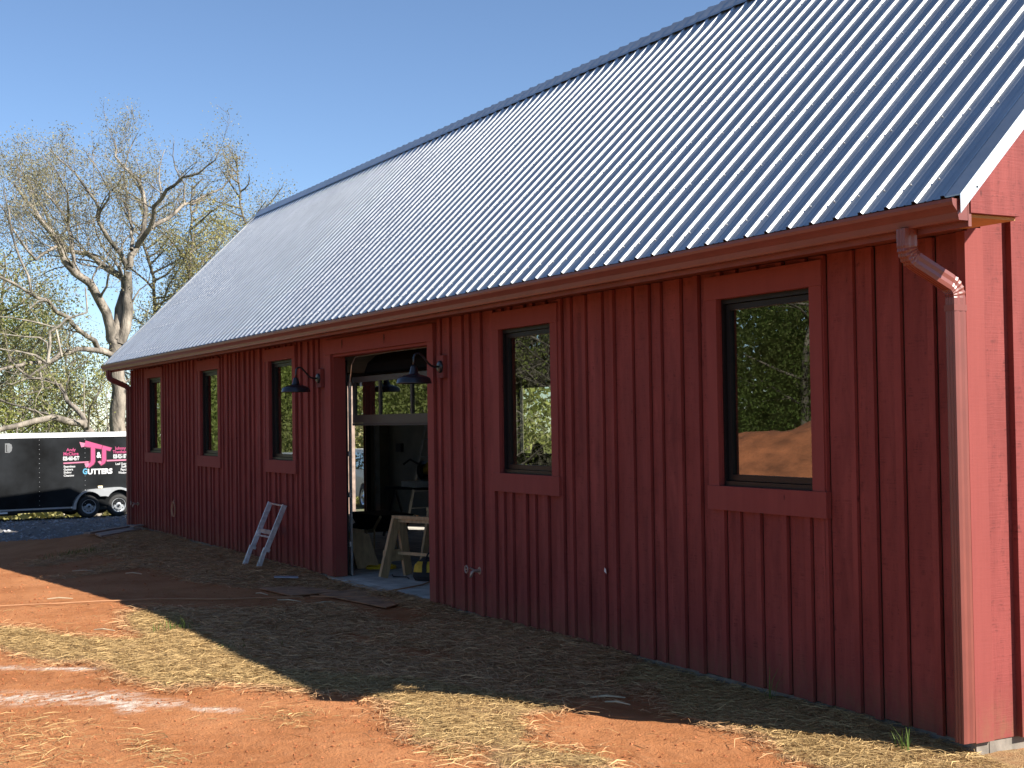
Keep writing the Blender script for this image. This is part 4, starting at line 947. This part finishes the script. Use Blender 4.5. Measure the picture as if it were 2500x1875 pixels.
suv('parked_car', (q.x-(math.cos(_h)*_wx-math.sin(_h)*_wy), q.y-(math.sin(_h)*_wx+math.cos(_h)*_wy), -.735), _h, 'white car parked beyond the barn, seen through the open doors', 'white cars parked around the barn')
bpy.data.objects['parked_car'].scale = (_k, _k, _k)
suv('parked_car', (-29.6, -6.2, terr(-29.6, -6.2)), R(80), 'white car mirrored in the window left of the doorway lamp', 'white cars parked around the barn')

# ------------------------------------------------------------------ trees
def quads(name, P, S, m, parent=None, seed=1, aspect=.6, up=0.):
    rs = np.random.RandomState(seed); n = len(P); P = np.array(P, dtype=np.float64); S = np.asarray(S)
    a = rs.normal(size=(n, 3)); a[:, 2] *= (1-up); a /= np.linalg.norm(a, axis=1)[:, None]
    b = rs.normal(size=(n, 3)); b -= (b*a).sum(1)[:, None]*a; b /= np.linalg.norm(b, axis=1)[:, None]
    a *= (S/2)[:, None]; b *= (S/2*aspect)[:, None]
    if parent is not None: P = P-np.array(LOC[parent.name])
    else:
        off = np.array([P[:, 0].mean(), P[:, 1].mean(), P[:, 2].min()]); P = P-off
    V_ = np.stack([P-a, P+b*.9-a*.1, P+a, P-b*.9+a*.1], 1).reshape(-1, 3)
    me = bpy.data.meshes.new(name); me.vertices.add(4*n); me.vertices.foreach_set('co', V_.ravel())
    me.loops.add(4*n); me.loops.foreach_set('vertex_index', np.arange(4*n, dtype=np.int32)); me.polygons.add(n)
    me.polygons.foreach_set('loop_start', np.arange(0, 4*n, 4, dtype=np.int32)); me.polygons.foreach_set('loop_total', np.full(n, 4, dtype=np.int32))
    me.update(); me.validate(); me.materials.append(m); o = bpy.data.objects.new(name, me); COL.objects.link(o)
    if parent is not None: o.parent = parent
    else: o.location = off
    return o

class Grow:
    def __init__(s, seed, leaf=.12, dens=1., tw=.35, maxlv=3, upb=.25, minr=.008, lens=(.55, .5, .45), segs=.45, leafn=6, spread=.25):
        s.r = random.Random(seed); s.mb = MB(); s.thin = MB(); s.L = []; s.S = []; s.__dict__.update(leaf=leaf, dens=dens, tw=tw, maxlv=maxlv, upb=upb, minr=minr, lens=lens, segs=segs, leafn=leafn, spread=spread)
    def limb(s, pts, r0, r1, lv=0, length_kids=None, kids=None, start=.25, smooth=True):
        pts = [Vector(p) for p in pts]; out = []
        for i in range(len(pts)-1):
            n = max(1, int((pts[i+1]-pts[i]).length/s.segs))
            for k in range(n): out.append(pts[i].lerp(pts[i+1], k/n))
        out.append(pts[-1]); m = len(out); tot = sum((out[i+1]-out[i]).length for i in range(m-1))
        out = [p+Vector((s.r.gauss(0, 1), s.r.gauss(0, 1), s.r.gauss(0, 1)))*min(.055, .015+r0*.2) if 0 < i < m-1 else p for i, p in enumerate(out)]
        rad = [r0+(r1-r0)*i/(m-1) for i in range(m)]
        (s.mb if r0 > .05 else s.thin).tube(out, rad, 9 if r0 > .15 else 6 if r0 > .04 else 3, cap=False)
        if lv < s.maxlv:
            kids = kids if kids is not None else max(2, int(tot*(1.5, 1.9, 2.6, 3)[min(lv, 3)]*s.dens))
            for k in range(kids):
                t = start+(1-start)*(k+s.r.random())/kids; i = min(m-2, int(t*(m-1))); p = out[i].lerp(out[i+1], t*(m-1)-i)
                d = (out[i+1]-out[i]).normalized(); ln = (length_kids or tot*s.lens[min(lv, 2)])*(1.1-.55*t)*s.r.uniform(.6, 1.25)
                s.sprout(p, d, ln, max(s.minr, rad[i]*s.r.uniform(.22, .42)), lv+1)
        if lv >= s.maxlv-1:
            for p in out[m//3:]:
                for _ in range(s.leafn):
                    if s.r.random() < s.dens:
                        s.L.append(p+Vector((s.r.gauss(0, s.spread), s.r.gauss(0, s.spread), s.r.gauss(0, s.spread)))); s.S.append(s.leaf*s.r.uniform(.6, 1.4))
        return out
    def sprout(s, p, d, ln, r, lv):
        if ln < .25: return
        a = d.orthogonal().normalized(); a.rotate(Matrix.Rotation(s.r.uniform(0, 6.283), 3, d)); ang = s.r.uniform(.5, 1.05)
        dr = (d*math.cos(ang)+a*math.sin(ang)+Vector((0, 0, s.upb))).normalized(); pts = [p]; n = max(3, int(ln/s.segs))
        for k in range(n):
            dr = (dr+Vector((s.r.gauss(0, 1), s.r.gauss(0, 1), s.r.gauss(0, 1)+s.upb*.5))*s.tw*.55).normalized(); pts.append(pts[-1]+dr*ln/n)
        s.limb(pts, r, max(s.minr*.6, r*.35), lv, start=.2)
    def finish(s, root, barkm, leafm, seed=1, trunk='trunk', crown='crown'):
        if s.mb.v: s.mb.build(trunk, barkm, root, True, fixn=False)
        if s.thin.v: tag(s.thin.build('branches', barkm, root, True, fixn=False), kind='stuff')
        if s.L: quads(crown, s.L, s.S, leafm, root, seed)

def c6(x, y, D): return at(x/2.073, 200+y/2.073, D)
def c6o(x, y, D): return c6(x, y+max(0, 560-y)*.24, D)
def cL(x, y, D): return at(x/3.457, 600+y/3.457, D)
# 1. the big half-bare oak
DB = 60.
base = cL(1010, 1650, DB); base.z = terr(base.x, base.y)-.1
ok = thing('oak_tree', base, 'huge spreading oak with sparse young leaves rising behind the far barn end', 'tree')
g = Grow(3, leaf=.078, dens=1.18, maxlv=3, upb=.22, lens=(.42, .55, .55), segs=.42, leafn=7, spread=.26, minr=.009)
g.limb([base, cL(1012, 1400, DB), cL(1000, 1200, DB), cL(990, 1000, DB), cL(985, 820, DB)], 0.409, 0.310, 0, kids=3, length_kids=2.2, start=.55)
g.limb([cL(985, 840, DB), cL(950, 680, DB), cL(905, 560, DB-.3), cL(850, 450, DB-.8), cL(760, 330, DB-1.2), cL(640, 230, DB-1.6), cL(560, 130, DB-2), c6o(290, 835, DB-2), c6o(262, 770, DB-2.2), c6o(205, 690, DB-2.4), c6o(140, 600, DB-2.6), c6o(70, 500, DB-2.8)], 0.264, 0.037)
g.limb([cL(1010, 830, DB), cL(1060, 700, DB+.2), cL(1085, 560, DB+.3), cL(1085, 380, DB+.3), c6o(648, 960, DB+.3)], 0.251, 0.167, 0, kids=2, length_kids=2)
g.limb([cL(990, 800, DB), cL(1000, 620, DB+.4), cL(1030, 420, DB+.6), cL(1040, 330, DB+.8), c6o(630, 1000, DB+.6), c6o(560, 950, DB+1), c6o(480, 890, DB+1.5), c6o(400, 862, DB+2), c6o(330, 840, DB+2.2), c6o(270, 760, DB+2.5), c6o(230, 650, DB+2.7), c6o(170, 540, DB+3), c6o(110, 470, DB+3)], 0.224, 0.031)
g.limb([c6o(648, 950, DB+.3), c6o(600, 865, DB), c6o(545, 800, DB-.5), c6o(500, 700, DB-1), c6o(480, 600, DB-1.3), c6o(430, 520, DB-1.6), c6o(370, 440, DB-2), c6o(300, 340, DB-2.2), c6o(250, 270, DB-2.3)], 0.132, 0.022)
g.limb([c6o(655, 940, DB+.3), c6o(690, 840, DB+.6), c6o(730, 740, DB+1), c6o(735, 640, DB+1.2), c6o(715, 560, DB+1.4), c6o(690, 480, DB+1.5), c6o(640, 400, DB+1.6), c6o(590, 320, DB+1.7), c6o(575, 200, DB+1.8)], 0.158, 0.022)
g.limb([c6o(695, 830, DB+.6), c6o(760, 740, DB), c6o(795, 630, DB-.6), c6o(850, 540, DB-1.2), c6o(920, 465, DB-1.6), c6o(1010, 425, DB-2), c6o(1090, 340, DB-2.3), c6o(1110, 280, DB-2.4)], 0.132, 0.022)
g.limb([c6o(765, 735, DB), c6o(850, 685, DB+.8), c6o(930, 625, DB+1.6), c6o(1050, 572, DB+2.2), c6o(1130, 530, DB+2.6), c6o(1190, 440, DB+2.8)], 0.112, 0.022)
g.limb([c6o(665, 850, DB+.3), c6o(664, 740, DB+1.6), c6o(642, 620, DB+2.4), c6o(632, 450, DB+3), c6o(640, 300, DB+3.3), c6o(690, 180, DB+3.4)], 0.092, 0.019)
g.limb([c6o(930, 622, DB+1.6), c6o(932, 500, DB+1.5), c6o(885, 400, DB+1.2), c6o(880, 230, DB+1)], 0.059, 0.012)
g.limb([c6o(370, 945, DB-1.4), c6o(368, 800, DB-.6), c6o(345, 710, DB+.2), c6o(300, 640, DB+.6), c6o(235, 560, DB+1), c6o(130, 450, DB+1), c6o(80, 320, DB+1)], 0.099, 0.015)
g.limb([c6o(345, 710, DB+.2), c6o(340, 560, DB-1.), c6o(290, 420, DB-2), c6o(190, 260, DB-2.6)], 0.066, 0.012)
g.limb([c6o(500, 700, DB-1), c6o(560, 560, DB-2.5), c6o(500, 420, DB-3), c6o(420, 260, DB-3)], 0.059, 0.012)
g.limb([c6o(290, 830, DB-2), c6o(180, 900, DB-3), c6o(90, 780, DB-3.6), c6o(20, 660, DB-4), c6o(-40, 540, DB-4)], 0.079, 0.019)
g.limb([cL(930, 900, DB), cL(860, 860, DB-.5), cL(780, 810, DB-1), cL(680, 720, DB-2), cL(560, 600, DB-3), cL(400, 490, DB-4), cL(260, 400, DB-5), cL(120, 310, DB-5.5), cL(-30, 250, DB-6)], 0.139, 0.056, 0, kids=9, length_kids=2.2)
g.limb([cL(265, 400, DB-5), cL(240, 260, DB-5), cL(180, 120, DB-5), cL(130, 0, DB-5), c6o(20, 520, DB-5)], 0.059, 0.019, 1)
g.limb([cL(980, 960, DB), cL(930, 925, DB-.3), cL(850, 890, DB-.8), cL(740, 862, DB-1.5), cL(640, 872, DB-2.2), cL(520, 922, DB-3), cL(420, 980, DB-4), cL(240, 992, DB-5), cL(100, 1022, DB-6), cL(-40, 1055, DB-6.5)], 0.139, 0.062, 0, kids=10, length_kids=2.0)
g.finish(ok, M['bark'], M['leaf_oak'], 5)
# pale dead branches of the oak hanging on the left
pale = Grow(11, leaf=.10, dens=.6, maxlv=2, upb=.05, lens=(.35, .4, .4), segs=.35, leafn=1)
for pts, r0, r1 in [([(400, 990), (420, 850), (430, 720), (560, 620), (720, 560), (740, 480), (720, 350)], .07, .03), ([(400, 1000), (320, 1050), (230, 1120), (100, 1170), (0, 1150)], .07, .025), ([(340, 1070), (362, 1180), (300, 1280), (295, 1360)], .05, .015), ([(410, 985), (400, 820), (330, 780), (180, 770), (0, 740)], .055, .02), ([(400, 990), (300, 920), (160, 890), (0, 870)], .06, .03), ([(250, 530), (330, 470), (380, 460)], .05, .04), ([(520, 930), (470, 700), (300, 640), (0, 600)], .05, .02)]:
    pale.limb([cL(x, y, DB-5.2) for x, y in pts], r0, r1, 0)
pale.finish(ok, M['bark_pale'], M['leaf_oak'], 6, 'pale_limb', 'pale_crown')
# 2. low leaning tree behind the trailer
DC = 52.
base = cL(790, 1640, DC); base.z = terr(base.x, base.y)-.1
lw = thing('leaning_tree', base, 'low leaning bare tree with thick crooked limbs right behind the trailer roof', 'tree')
g = Grow(21, leaf=.10, dens=1.1, maxlv=3, upb=.18, lens=(.4, .45, .45), segs=.4, leafn=3, spread=.2)
g.limb([base, cL(770, 1600, DC), cL(735, 1560, DC)], 0.245, 0.189, 0, kids=1, length_kids=1)
g.limb([cL(750, 1580, DC), cL(700, 1520, DC), cL(600, 1482, DC-.5), cL(480, 1472, DC-1), cL(300, 1492, DC-1.5), cL(150, 1515, DC-2), cL(-40, 1560, DC-2.5)], 0.158, 0.084)
g.limb([cL(740, 1565, DC), cL(690, 1450, DC+.5), cL(580, 1310, DC+1), cL(500, 1200, DC+1.5), cL(420, 1130, DC+2), cL(250, 1112, DC+2), cL(160, 1040, DC+2), cL(60, 900, DC+2)], 0.122, 0.035)
g.limb([cL(705, 1515, DC), cL(480, 1442, DC+1), cL(330, 1402, DC+1.5), cL(200, 1362, DC+1.5), cL(80, 1322, DC+1.5), cL(-30, 1285, DC+1.5)], 0.094, 0.035)
g.limb([cL(745, 1570, DC), cL(740, 1440, DC-.5), cL(790, 1300, DC-1), cL(860, 1180, DC-1)], 0.050, 0.014)
g.finish(lw, M['bark'], M['leaf_green'], 8)

def wild_tree(name, base, h, spread, seed, label, barkm, leafm, group, leaf=.2, leafn=7, dens=1., lv=2, trunk_r=None, crown0=.3, lspread=.38, shape=1.):
    base = Vector((base.x, base.y, terr(base.x, base.y)-.1)); t = thing(name, base, label, 'tree', group)
    g = Grow(seed, leaf=leaf, dens=dens, maxlv=lv, upb=.2, lens=(.3, .45, .4), segs=.6, leafn=leafn, spread=lspread)
    rr = random.Random(seed); tr_ = trunk_r or h*.014
    top = [base+Vector((rr.gauss(0, .3)*k/4, rr.gauss(0, .3)*k/4, h*k/6)) for k in range(7)]
    g.limb(top, tr_, tr_*.2, 0, kids=0)
    nb = int(16*dens)+6
    for k in range(nb):
        t_ = crown0+(1-crown0)*(k+.5)/nb; p = top[int(t_*5.99)].lerp(top[min(6, int(t_*5.99)+1)], (t_*6) % 1); a_ = rr.uniform(0, 6.283)
        ln = spread*(math.sin(math.pi*(.18+.78*(t_-crown0)/(1-crown0)))**.8)*rr.uniform(.6, 1.2)*shape
        d_ = Vector((math.cos(a_), math.sin(a_), rr.uniform(.1, .8))).normalized()
        pts = [p]
        for q_ in range(4): d_ = (d_+Vector((rr.gauss(0, .2), rr.gauss(0, .2), .08))).normalized(); pts.append(pts[-1]+d_*ln/4)
        g.limb(pts, tr_*.35, .02, 1, start=.15)
    g.finish(t, barkm, leafm, seed); return t
def copy_tree(o, parent=None, label=None):
    c = o.copy(); COL.objects.link(c); LOC[c.name] = Vector(o.location)
    if parent: c.parent = parent
    if label: c['label'] = label
    for ch in list(o.children): copy_tree(ch, c)
    return c
# 3. trees behind the roof at right of the oak, and the wood at the left
b = c6(740, 1300, 78); wild_tree('budding_tree', b, 20, 4.6, 31, 'budding tree with crooked stems close right of the huge oak', M['bark_dark'], M['leaf_oak'], 'trees behind the barn', .11, 6, 1.5, 3, .2, .3, .4)
b = c6(1000, 1300, 74); wild_tree('budding_tree', b, 18.5, 4.8, 33, 'yellow olive budding tree showing above the barn roof slope', M['bark_dark'], M['leaf_yellow'], 'trees behind the barn', .11, 6, 1.5, 3, .2, .3, .45)
b = c6(1230, 1300, 84); wild_tree('budding_tree', b, 22.3, 4.2, 36, 'budding tree whose crown tips touch the roof ridge end', M['bark_dark'], M['leaf_oak'], 'trees behind the barn', .11, 6, 1.5, 3, .2, .3, .45)
spec = [(60, 1400, 78, 15.5, 4.6, 41, 'leaf_green', 'dense green tree at the left edge behind the thick bare limbs'),
        (190, 1400, 92, 15, 4.2, 42, 'leaf_deep', 'darker green tree of the left wood seen through the bare limbs'),
        (-60, 1400, 66, 12, 4.2, 43, 'leaf_green', 'bright green low tree at the left edge above the trailer roof'),
        (330, 1400, 84, 11.5, 3.8, 44, 'leaf_green', 'small green tree left of the oak trunk above the trailer'),
        (470, 1400, 98, 9.6, 4.0, 45, 'leaf_yellow', 'hazy yellow green tree far behind the oak trunk, left side'),
        (120, 1400, 72, 9.0, 3.4, 46, 'leaf_deep', 'short dark green tree peeping over the trailer roof')]
for (x, y, D, h, s_, sd_, lm, lab) in spec:
    wild_tree('woodland_tree', c6(x, y, D), h, s_, sd_, lab, M['bark_dark'], M[lm], 'trees of the wood on the left', .15, 15, 1.25, 2, None, .12, .5)
# low scrub closing the gap under the trees
rs = np.random.RandomState(4); P = []; S_ = []
for k in range(26000):
    D = rs.uniform(62, 130); x = rs.uniform(-420, 1500); q = c6(x, 1500, D); hh = 2.2+2.6*abs(noise.noise(Vector((x*.008, D*.05, 1))))
    P.append((q.x, q.y, terr(q.x, q.y)+rs.beta(1.2, 1.6)*hh)); S_.append(rs.uniform(.25, .6))
tag(quads('undergrowth', P, np.array(S_), M['leaf_yellow'], None, 3), kind='stuff')
mb = MB(); rr = random.Random(5)
for k in range(60):
    q = c6(rr.uniform(-300, 700), 1500, rr.uniform(66, 96)); z = terr(q.x, q.y); hh = rr.uniform(4, 9)
    mb.tube([(q.x, q.y, z-.1), (q.x+rr.gauss(0, .15), q.y, z+hh*.5), (q.x+rr.gauss(0, .4), q.y, z+hh)], [rr.uniform(.06, .13), .06, .02], 5, cap=False)
tag(mb.build('sapling_stems', M['bark_pale'], None, True, fixn=False), kind='stuff')
# 4. the woods around the clearing: one facing the barn front (mirrored in the windows), one beyond its back
def wood(name, spots, leafm, seed, h0, sp, leaf=.2, leafn=16, lv=2, dens=1.4):
    g = Grow(seed, leaf=leaf, dens=dens, maxlv=lv, upb=.2, lens=(.3, .45, .4), segs=.6, leafn=leafn, spread=.42); rr = g.r
    for (bx_, by_) in spots:
        base = Vector((bx_, by_, terr(bx_, by_)-.1)); h = h0*rr.uniform(.82, 1.15); tr_ = h*.012
        top = [base+Vector((rr.gauss(0, .3)*k/4, rr.gauss(0, .3)*k/4, h*k/6)) for k in range(7)]
        g.limb(top, tr_, tr_*.2, 0, kids=0)
        for k in range(26):
            t_ = .05+.95*(k+.5)/26; p = top[int(t_*5.99)].lerp(top[min(6, int(t_*5.99)+1)], (t_*6) % 1); a_ = rr.uniform(0, 6.283)
            ln = sp*(math.sin(math.pi*(.2+.76*t_))**.8)*rr.uniform(.5, 1.2); d_ = Vector((math.cos(a_), math.sin(a_), rr.uniform(.0, .7))).normalized(); pts = [p]
            for q_ in range(3): d_ = (d_+Vector((rr.gauss(0, .2), rr.gauss(0, .2), .08))).normalized(); pts.append(pts[-1]+d_*ln/3)
            g.limb(pts, tr_*.35, .02, 1, start=.15)
    for mb_, nm in ((g.mb, '_trunks'), (g.thin, '_twigs')):
        if mb_.v: tag(mb_.build(name+nm, M['bark_dark'], None, True, fixn=False), kind='stuff')
    if g.L: tag(quads(name+'_foliage', g.L, g.S, leafm, None, seed), kind='stuff')
def foliage_band(name, line, depth, h0, n, leaf, m, seed, thr=-.12):
    rs = random.Random(seed); P = []; S_ = []
    while len(P) < n:
        t = rs.random()*(len(line)-1); i = int(t); f_ = t-i; (x0, y0), (x1, y1) = line[i], line[i+1]
        dx, dy = x1-x0, y1-y0; L_ = math.hypot(dx, dy); o_ = rs.uniform(0, depth)
        x = x0+dx*f_-dy/L_*o_*-1*DIR; y = y0+dy*f_+dx/L_*o_*-1*DIR
        hh = h0*(.62+.75*noise.noise(Vector((x*.13, y*.13, 3)))+.35*noise.noise(Vector((x*.5, y*.5, 6)))); z = rs.random()**.9*h0*1.25
        if z > hh: continue
        if noise.noise(Vector((x*.55, y*.55, z*.55)))+.5*noise.noise(Vector((x*1.6, y*1.6, z*1.6))) < thr: continue
        P.append((x, y, terr(x, y)+z)); S_.append(leaf*rs.uniform(.6, 1.4))
    tag(quads(name, P, np.array(S_), m, None, seed), kind='stuff')
DIR = 1
foliage_band('dark_wood', [(-20, -31), (-27, -27.5), (-35, -24.5)], 6, 16, 190000, .10, M['leaf_soft'], 71, -.5)
M['twig_haze'] = island_mat('leafless_grey_wood', (.10, .09, .072), (.16, .145, .115), (.12, .125, .06), .4)
foliage_band('dark_wood_depths', [(-22, -36), (-29, -32.5), (-38, -29.5)], 4, 14, 40000, .42, M['leaf_soft'], 81, -9)
foliage_band('grey_wood_depths', [(-39, -27), (-45, -24.5), (-50, -22.5)], 4, 13, 30000, .34, M['twig_haze'], 82, -9)
foliage_band('green_wood_depths', [(-50, -25), (-58, -20.5), (-68, -17.5), (-100, -13)], 4, 12, 40000, .5, M['leaf_soft_green'], 83, -9)
foliage_band('green_wood', [(-44, -23), (-52, -18.5), (-62, -15), (-76, -11.5), (-96, -9)], 7, 14, 190000, .15, M['leaf_soft_green'], 72, -.5)
wood('bare_wood', [(-39, -20.5), (-42, -19.5), (-45, -18.5), (-41, -22), (-44, -21), (-47, -18), (-28.0, -22.5)], M['leaf_soft_green'], 63, 15, 3.8, .10, 1, 3, 1.2)
DIR = -1
foliage_band('rear_wood', [(-34, 21), (-45, 21), (-55, 22), (-66, 20), (-80, 18)], 8, 11, 60000, .24, M['leaf_green'], 74)
wood('rear_wood_edge', [(-52, 23), (-47, 21.5), (-58, 22), (-64, 20)], M['leaf_yellow'], 64, 11, 3.2, .2, 10)
# heap of excavated clay out on the left (mirrored in the near window)
mb = MB(); n_ = 40; cx_, cy_, R_ = -11.7, -8.6, 3.4
for j in range(n_+1):
    for i in range(n_+1):
        x = cx_-R_+2*R_*i/n_; y = cy_-R_+2*R_*j/n_; d = math.hypot(x-cx_, y-cy_)/R_
        z = terr(x, y)-.06+1.9*max(0, (1-d**2.4))*(1+.25*noise.noise(Vector((x*.7, y*.7, 8))))+.05*noise.noise(Vector((x*4, y*4, 1)))*(d < 1)
        mb.v.append((x, y, z))
for j in range(n_):
    for i in range(n_): mb.f.append((j*(n_+1)+i, j*(n_+1)+i+1, (j+1)*(n_+1)+i+1, (j+1)*(n_+1)+i))
M['mound'] = simple('loose_red_clay', (.40, .135, .055), .95, var=.3, scale=3, bmp=.8, bd=.03)
tag(mb.build('clay_mound', M['mound'], None, True, fixn=False), kind='structure')

# ------------------------------------------------------------------ straw, grass, crumbs, gravel
def strands(name, pts, m, lmin, lmax, wd, lift, seed, curl=.35, tilt=.12):
    rs = np.random.RandomState(seed); n = len(pts); P = np.array(pts)
    a = rs.uniform(0, 2*np.pi, n); ln = rs.uniform(lmin, lmax, n)*rs.uniform(.6, 1., n)
    d = np.stack([np.cos(a), np.sin(a), rs.normal(0, tilt, n)], 1); s_ = np.stack([-np.sin(a), np.cos(a), np.zeros(n)], 1)
    bend = rs.normal(0, curl, n)[:, None]*ln[:, None]*s_*.5; hz = np.zeros((n, 3)); hz[:, 2] = rs.uniform(0, lift, n)
    c0 = P+hz-d*ln[:, None]/2; c1 = P+hz+bend*.6; c1[:, 2] += ln*rs.uniform(.0, .12, n); c2 = P+hz+d*ln[:, None]/2
    for c in (c0, c1, c2): c[:, 2] = np.maximum(c[:, 2], P[:, 2]-.004)
    w_ = (s_*wd/2)*rs.uniform(.6, 1.3, n)[:, None]; w_[:, 2] += rs.normal(0, wd*.3, n)
    V_ = np.stack([c0-w_*.6, c0+w_*.6, c1-w_, c1+w_, c2-w_*.4, c2+w_*.4], 1).reshape(-1, 3)
    off = np.array([V_[:, 0].mean(), V_[:, 1].mean(), V_[:, 2].min()]); V_ = V_-off
    b = np.arange(n)[:, None]*6; F = np.concatenate([b+np.array([[0, 1, 3, 2]]), b+np.array([[2, 3, 5, 4]])], 1).reshape(-1).astype(np.int32)
    me = bpy.data.meshes.new(name); me.vertices.add(6*n); me.vertices.foreach_set('co', V_.ravel()); nf = 2*n
    me.loops.add(4*nf); me.loops.foreach_set('vertex_index', F); me.polygons.add(nf)
    me.polygons.foreach_set('loop_start', np.arange(0, 4*nf, 4, dtype=np.int32)); me.polygons.foreach_set('loop_total', np.full(nf, 4, dtype=np.int32))
    me.update(); me.validate(); me.materials.append(m); o = bpy.data.objects.new(name, me); COL.objects.link(o); o.location = off
    return tag(o, kind='stuff')
rr = random.Random(12); fresh = []; shade_pts = []
def gz_(x, y): return terr(x, y)+.012
for k in range(460000):
    t = rr.random()
    x = 1.5-9.8*t if rr.random() < .72 else rr.uniform(-20, -8); y = rr.uniform(-4.7, .02)
    if straw_mask(x+rr.gauss(0, .15), y+rr.gauss(0, .08)) == 0: continue
    dn = noise.noise(Vector((x*1.3, y*1.3, 4)))
    if rr.random() > .62+.6*dn: continue
    isf = inpoly(x, y, TONGUE) or inpoly(x, y, NEAR)
    (fresh if isf else shade_pts).append((x, y, gz_(x, y)))
for (cx_, cy_, sx, sy, n_) in [(-1.31, -2.65, .16, .07, 260), (-2.62, -3.13, .16, .10, 140), (-2.21, -4.09, .25, .08, 150), (-2.6, -4.75, .35, .25, 260), (-3.1, -4.65, .4, .25, 260), (-1.05, -2.25, .25, .12, 160), (-6.2, -3.9, .8, .5, 200)]:
    for k in range(n_):
        x, y = rr.gauss(cx_, sx), rr.gauss(cy_, sy); fresh.append((x, y, gz_(x, y)-.008))
for k in range(900):
    x, y = rr.uniform(-9, .8), rr.uniform(-5.5, 0); fresh.append((x, y, gz_(x, y)-.01))
strands('straw', fresh, M['straw'], .05, .19, .0033, .024, 1)
strands('shade_straw', shade_pts, M['shadestraw'], .06, .22, .0042, .024, 2)
# grass tufts
def tuft(x, y, n, h, r, label=None):
    P = []; mb = MB(); 
    for k in range(n):
        a_ = rr.uniform(0, 6.28); q0 = Vector(tz(x+rr.gauss(0, r), y+rr.gauss(0, r), -.005)); d_ = Vector((math.cos(a_), math.sin(a_), 0)); hh = h*rr.uniform(.5, 1.2); sd = Vector((-d_.y, d_.x, 0))*.004
        p1 = q0+Vector((0, 0, hh*.6))+d_*hh*.15; p2 = q0+Vector((0, 0, hh))+d_*hh*.45
        mb.add([q0-sd, q0+sd, p1-sd*.8, p1+sd*.8, p2], [(0, 1, 3, 2), (2, 3, 4)])
    o = mb.build('grass_tuft', M['grass'], None, fixn=False)
    return tag(o, label, 'grass tuft', 'green grass tufts by the barn')
tuft(-6.68, -2.83, 60, .10, .10, 'green grass tuft at the edge of the barn shadow left of the straw')
tuft(-5.4, -2.62, 40, .07, .12, 'faint green tuft in the straw along the shadow edge')
tuft(-.22, -.34, 16, .16, .02, 'bright green weed sprouting near the near corner downspout')
tuft(-1.66, -.12, 7, .22, .015, 'dry reddish stalk standing against the wall under the big window')
tuft(-2.9, -1.2, 5, .11, .01, 'thin pale stalk upright at the shadow edge')
tag(tuft(-16.6, -1.9, 160, .10, .28, 'dark green grass patch in the shade before the far end of the barn'), kind='stuff')
# crumbs of clay and stones
def crumbs(name, area, n, smin, smax, m, seed):
    rs = random.Random(seed); mb = MB()
    for k in range(n):
        x, y = rs.uniform(area[0], area[1]), rs.uniform(area[2], area[3]); s_ = smin+(smax-smin)*rs.random()**4
        c = Vector(tz(x, y, s_*.25)); pts = [c+Vector((rs.uniform(-.3, .3)*s_, rs.uniform(-.3, .3)*s_, s_*rs.uniform(.45, .7)))]
        for q_ in range(4): a_ = q_*1.57+rs.uniform(-.4, .4); pts.append(c+Vector((math.cos(a_)*s_*rs.uniform(.6, 1.1), math.sin(a_)*s_*rs.uniform(.6, 1.1), rs.uniform(-.3, .2)*s_)))
        mb.add(pts, [(0, 1, 2), (0, 2, 3), (0, 3, 4), (0, 4, 1)])
    return tag(mb.build(name, m, None, fixn=False), kind='stuff')
crumbs('clay_crumbs', (-9, 1.2, -5.8, -1.2), 14000, .003, .016, M['pebble'], 3)
crumbs('clay_crumbs', (-18, -9, -6, -.8), 2500, .005, .022, M['pebble'], 4)
crumbs('gravel_stones', (-37, -23.5, -7, 5), 7000, .012, .07, M['gravelstone'], 5)
# unseen blocks added beyond the far barn end to shade the trailer
sd_ = thing('shadow_caster', (-28.0, 5.0, -.55), 'unseen grey block added behind the far barn end to shade the trailer', 'shadow_caster')
hp = [(2.9, -.6), (2.9, 4.72), (5.25, 5.12), (7.1, 4.4), (7.1, -.6)]  # outline shaped for the slanted shadow edge on the trailer side
MB().prism(hp, lambda p, t: (-28.7+1.6*t, p[0], p[1])).build('wall', M['scrap'], sd_)
MB().prism([(2.9, -.6), (2.9, 4.5), (4.45, 4.6), (4.45, -.6)], lambda p, t: (-22.898+1.6*t, p[0], p[1])).build('shade_block', M['scrap'], sd_)  # hidden block added to keep the gravel strip in shadow
MB().prism([(2.9, -.6), (2.9, 4.6), (5.3, 4.9), (5.3, -.6)], lambda p, t: (-27.099+4.2*t, p[0], p[1])).build('shade_block', M['scrap'], sd_)  # hidden extension added to shade the gravel by the trailer
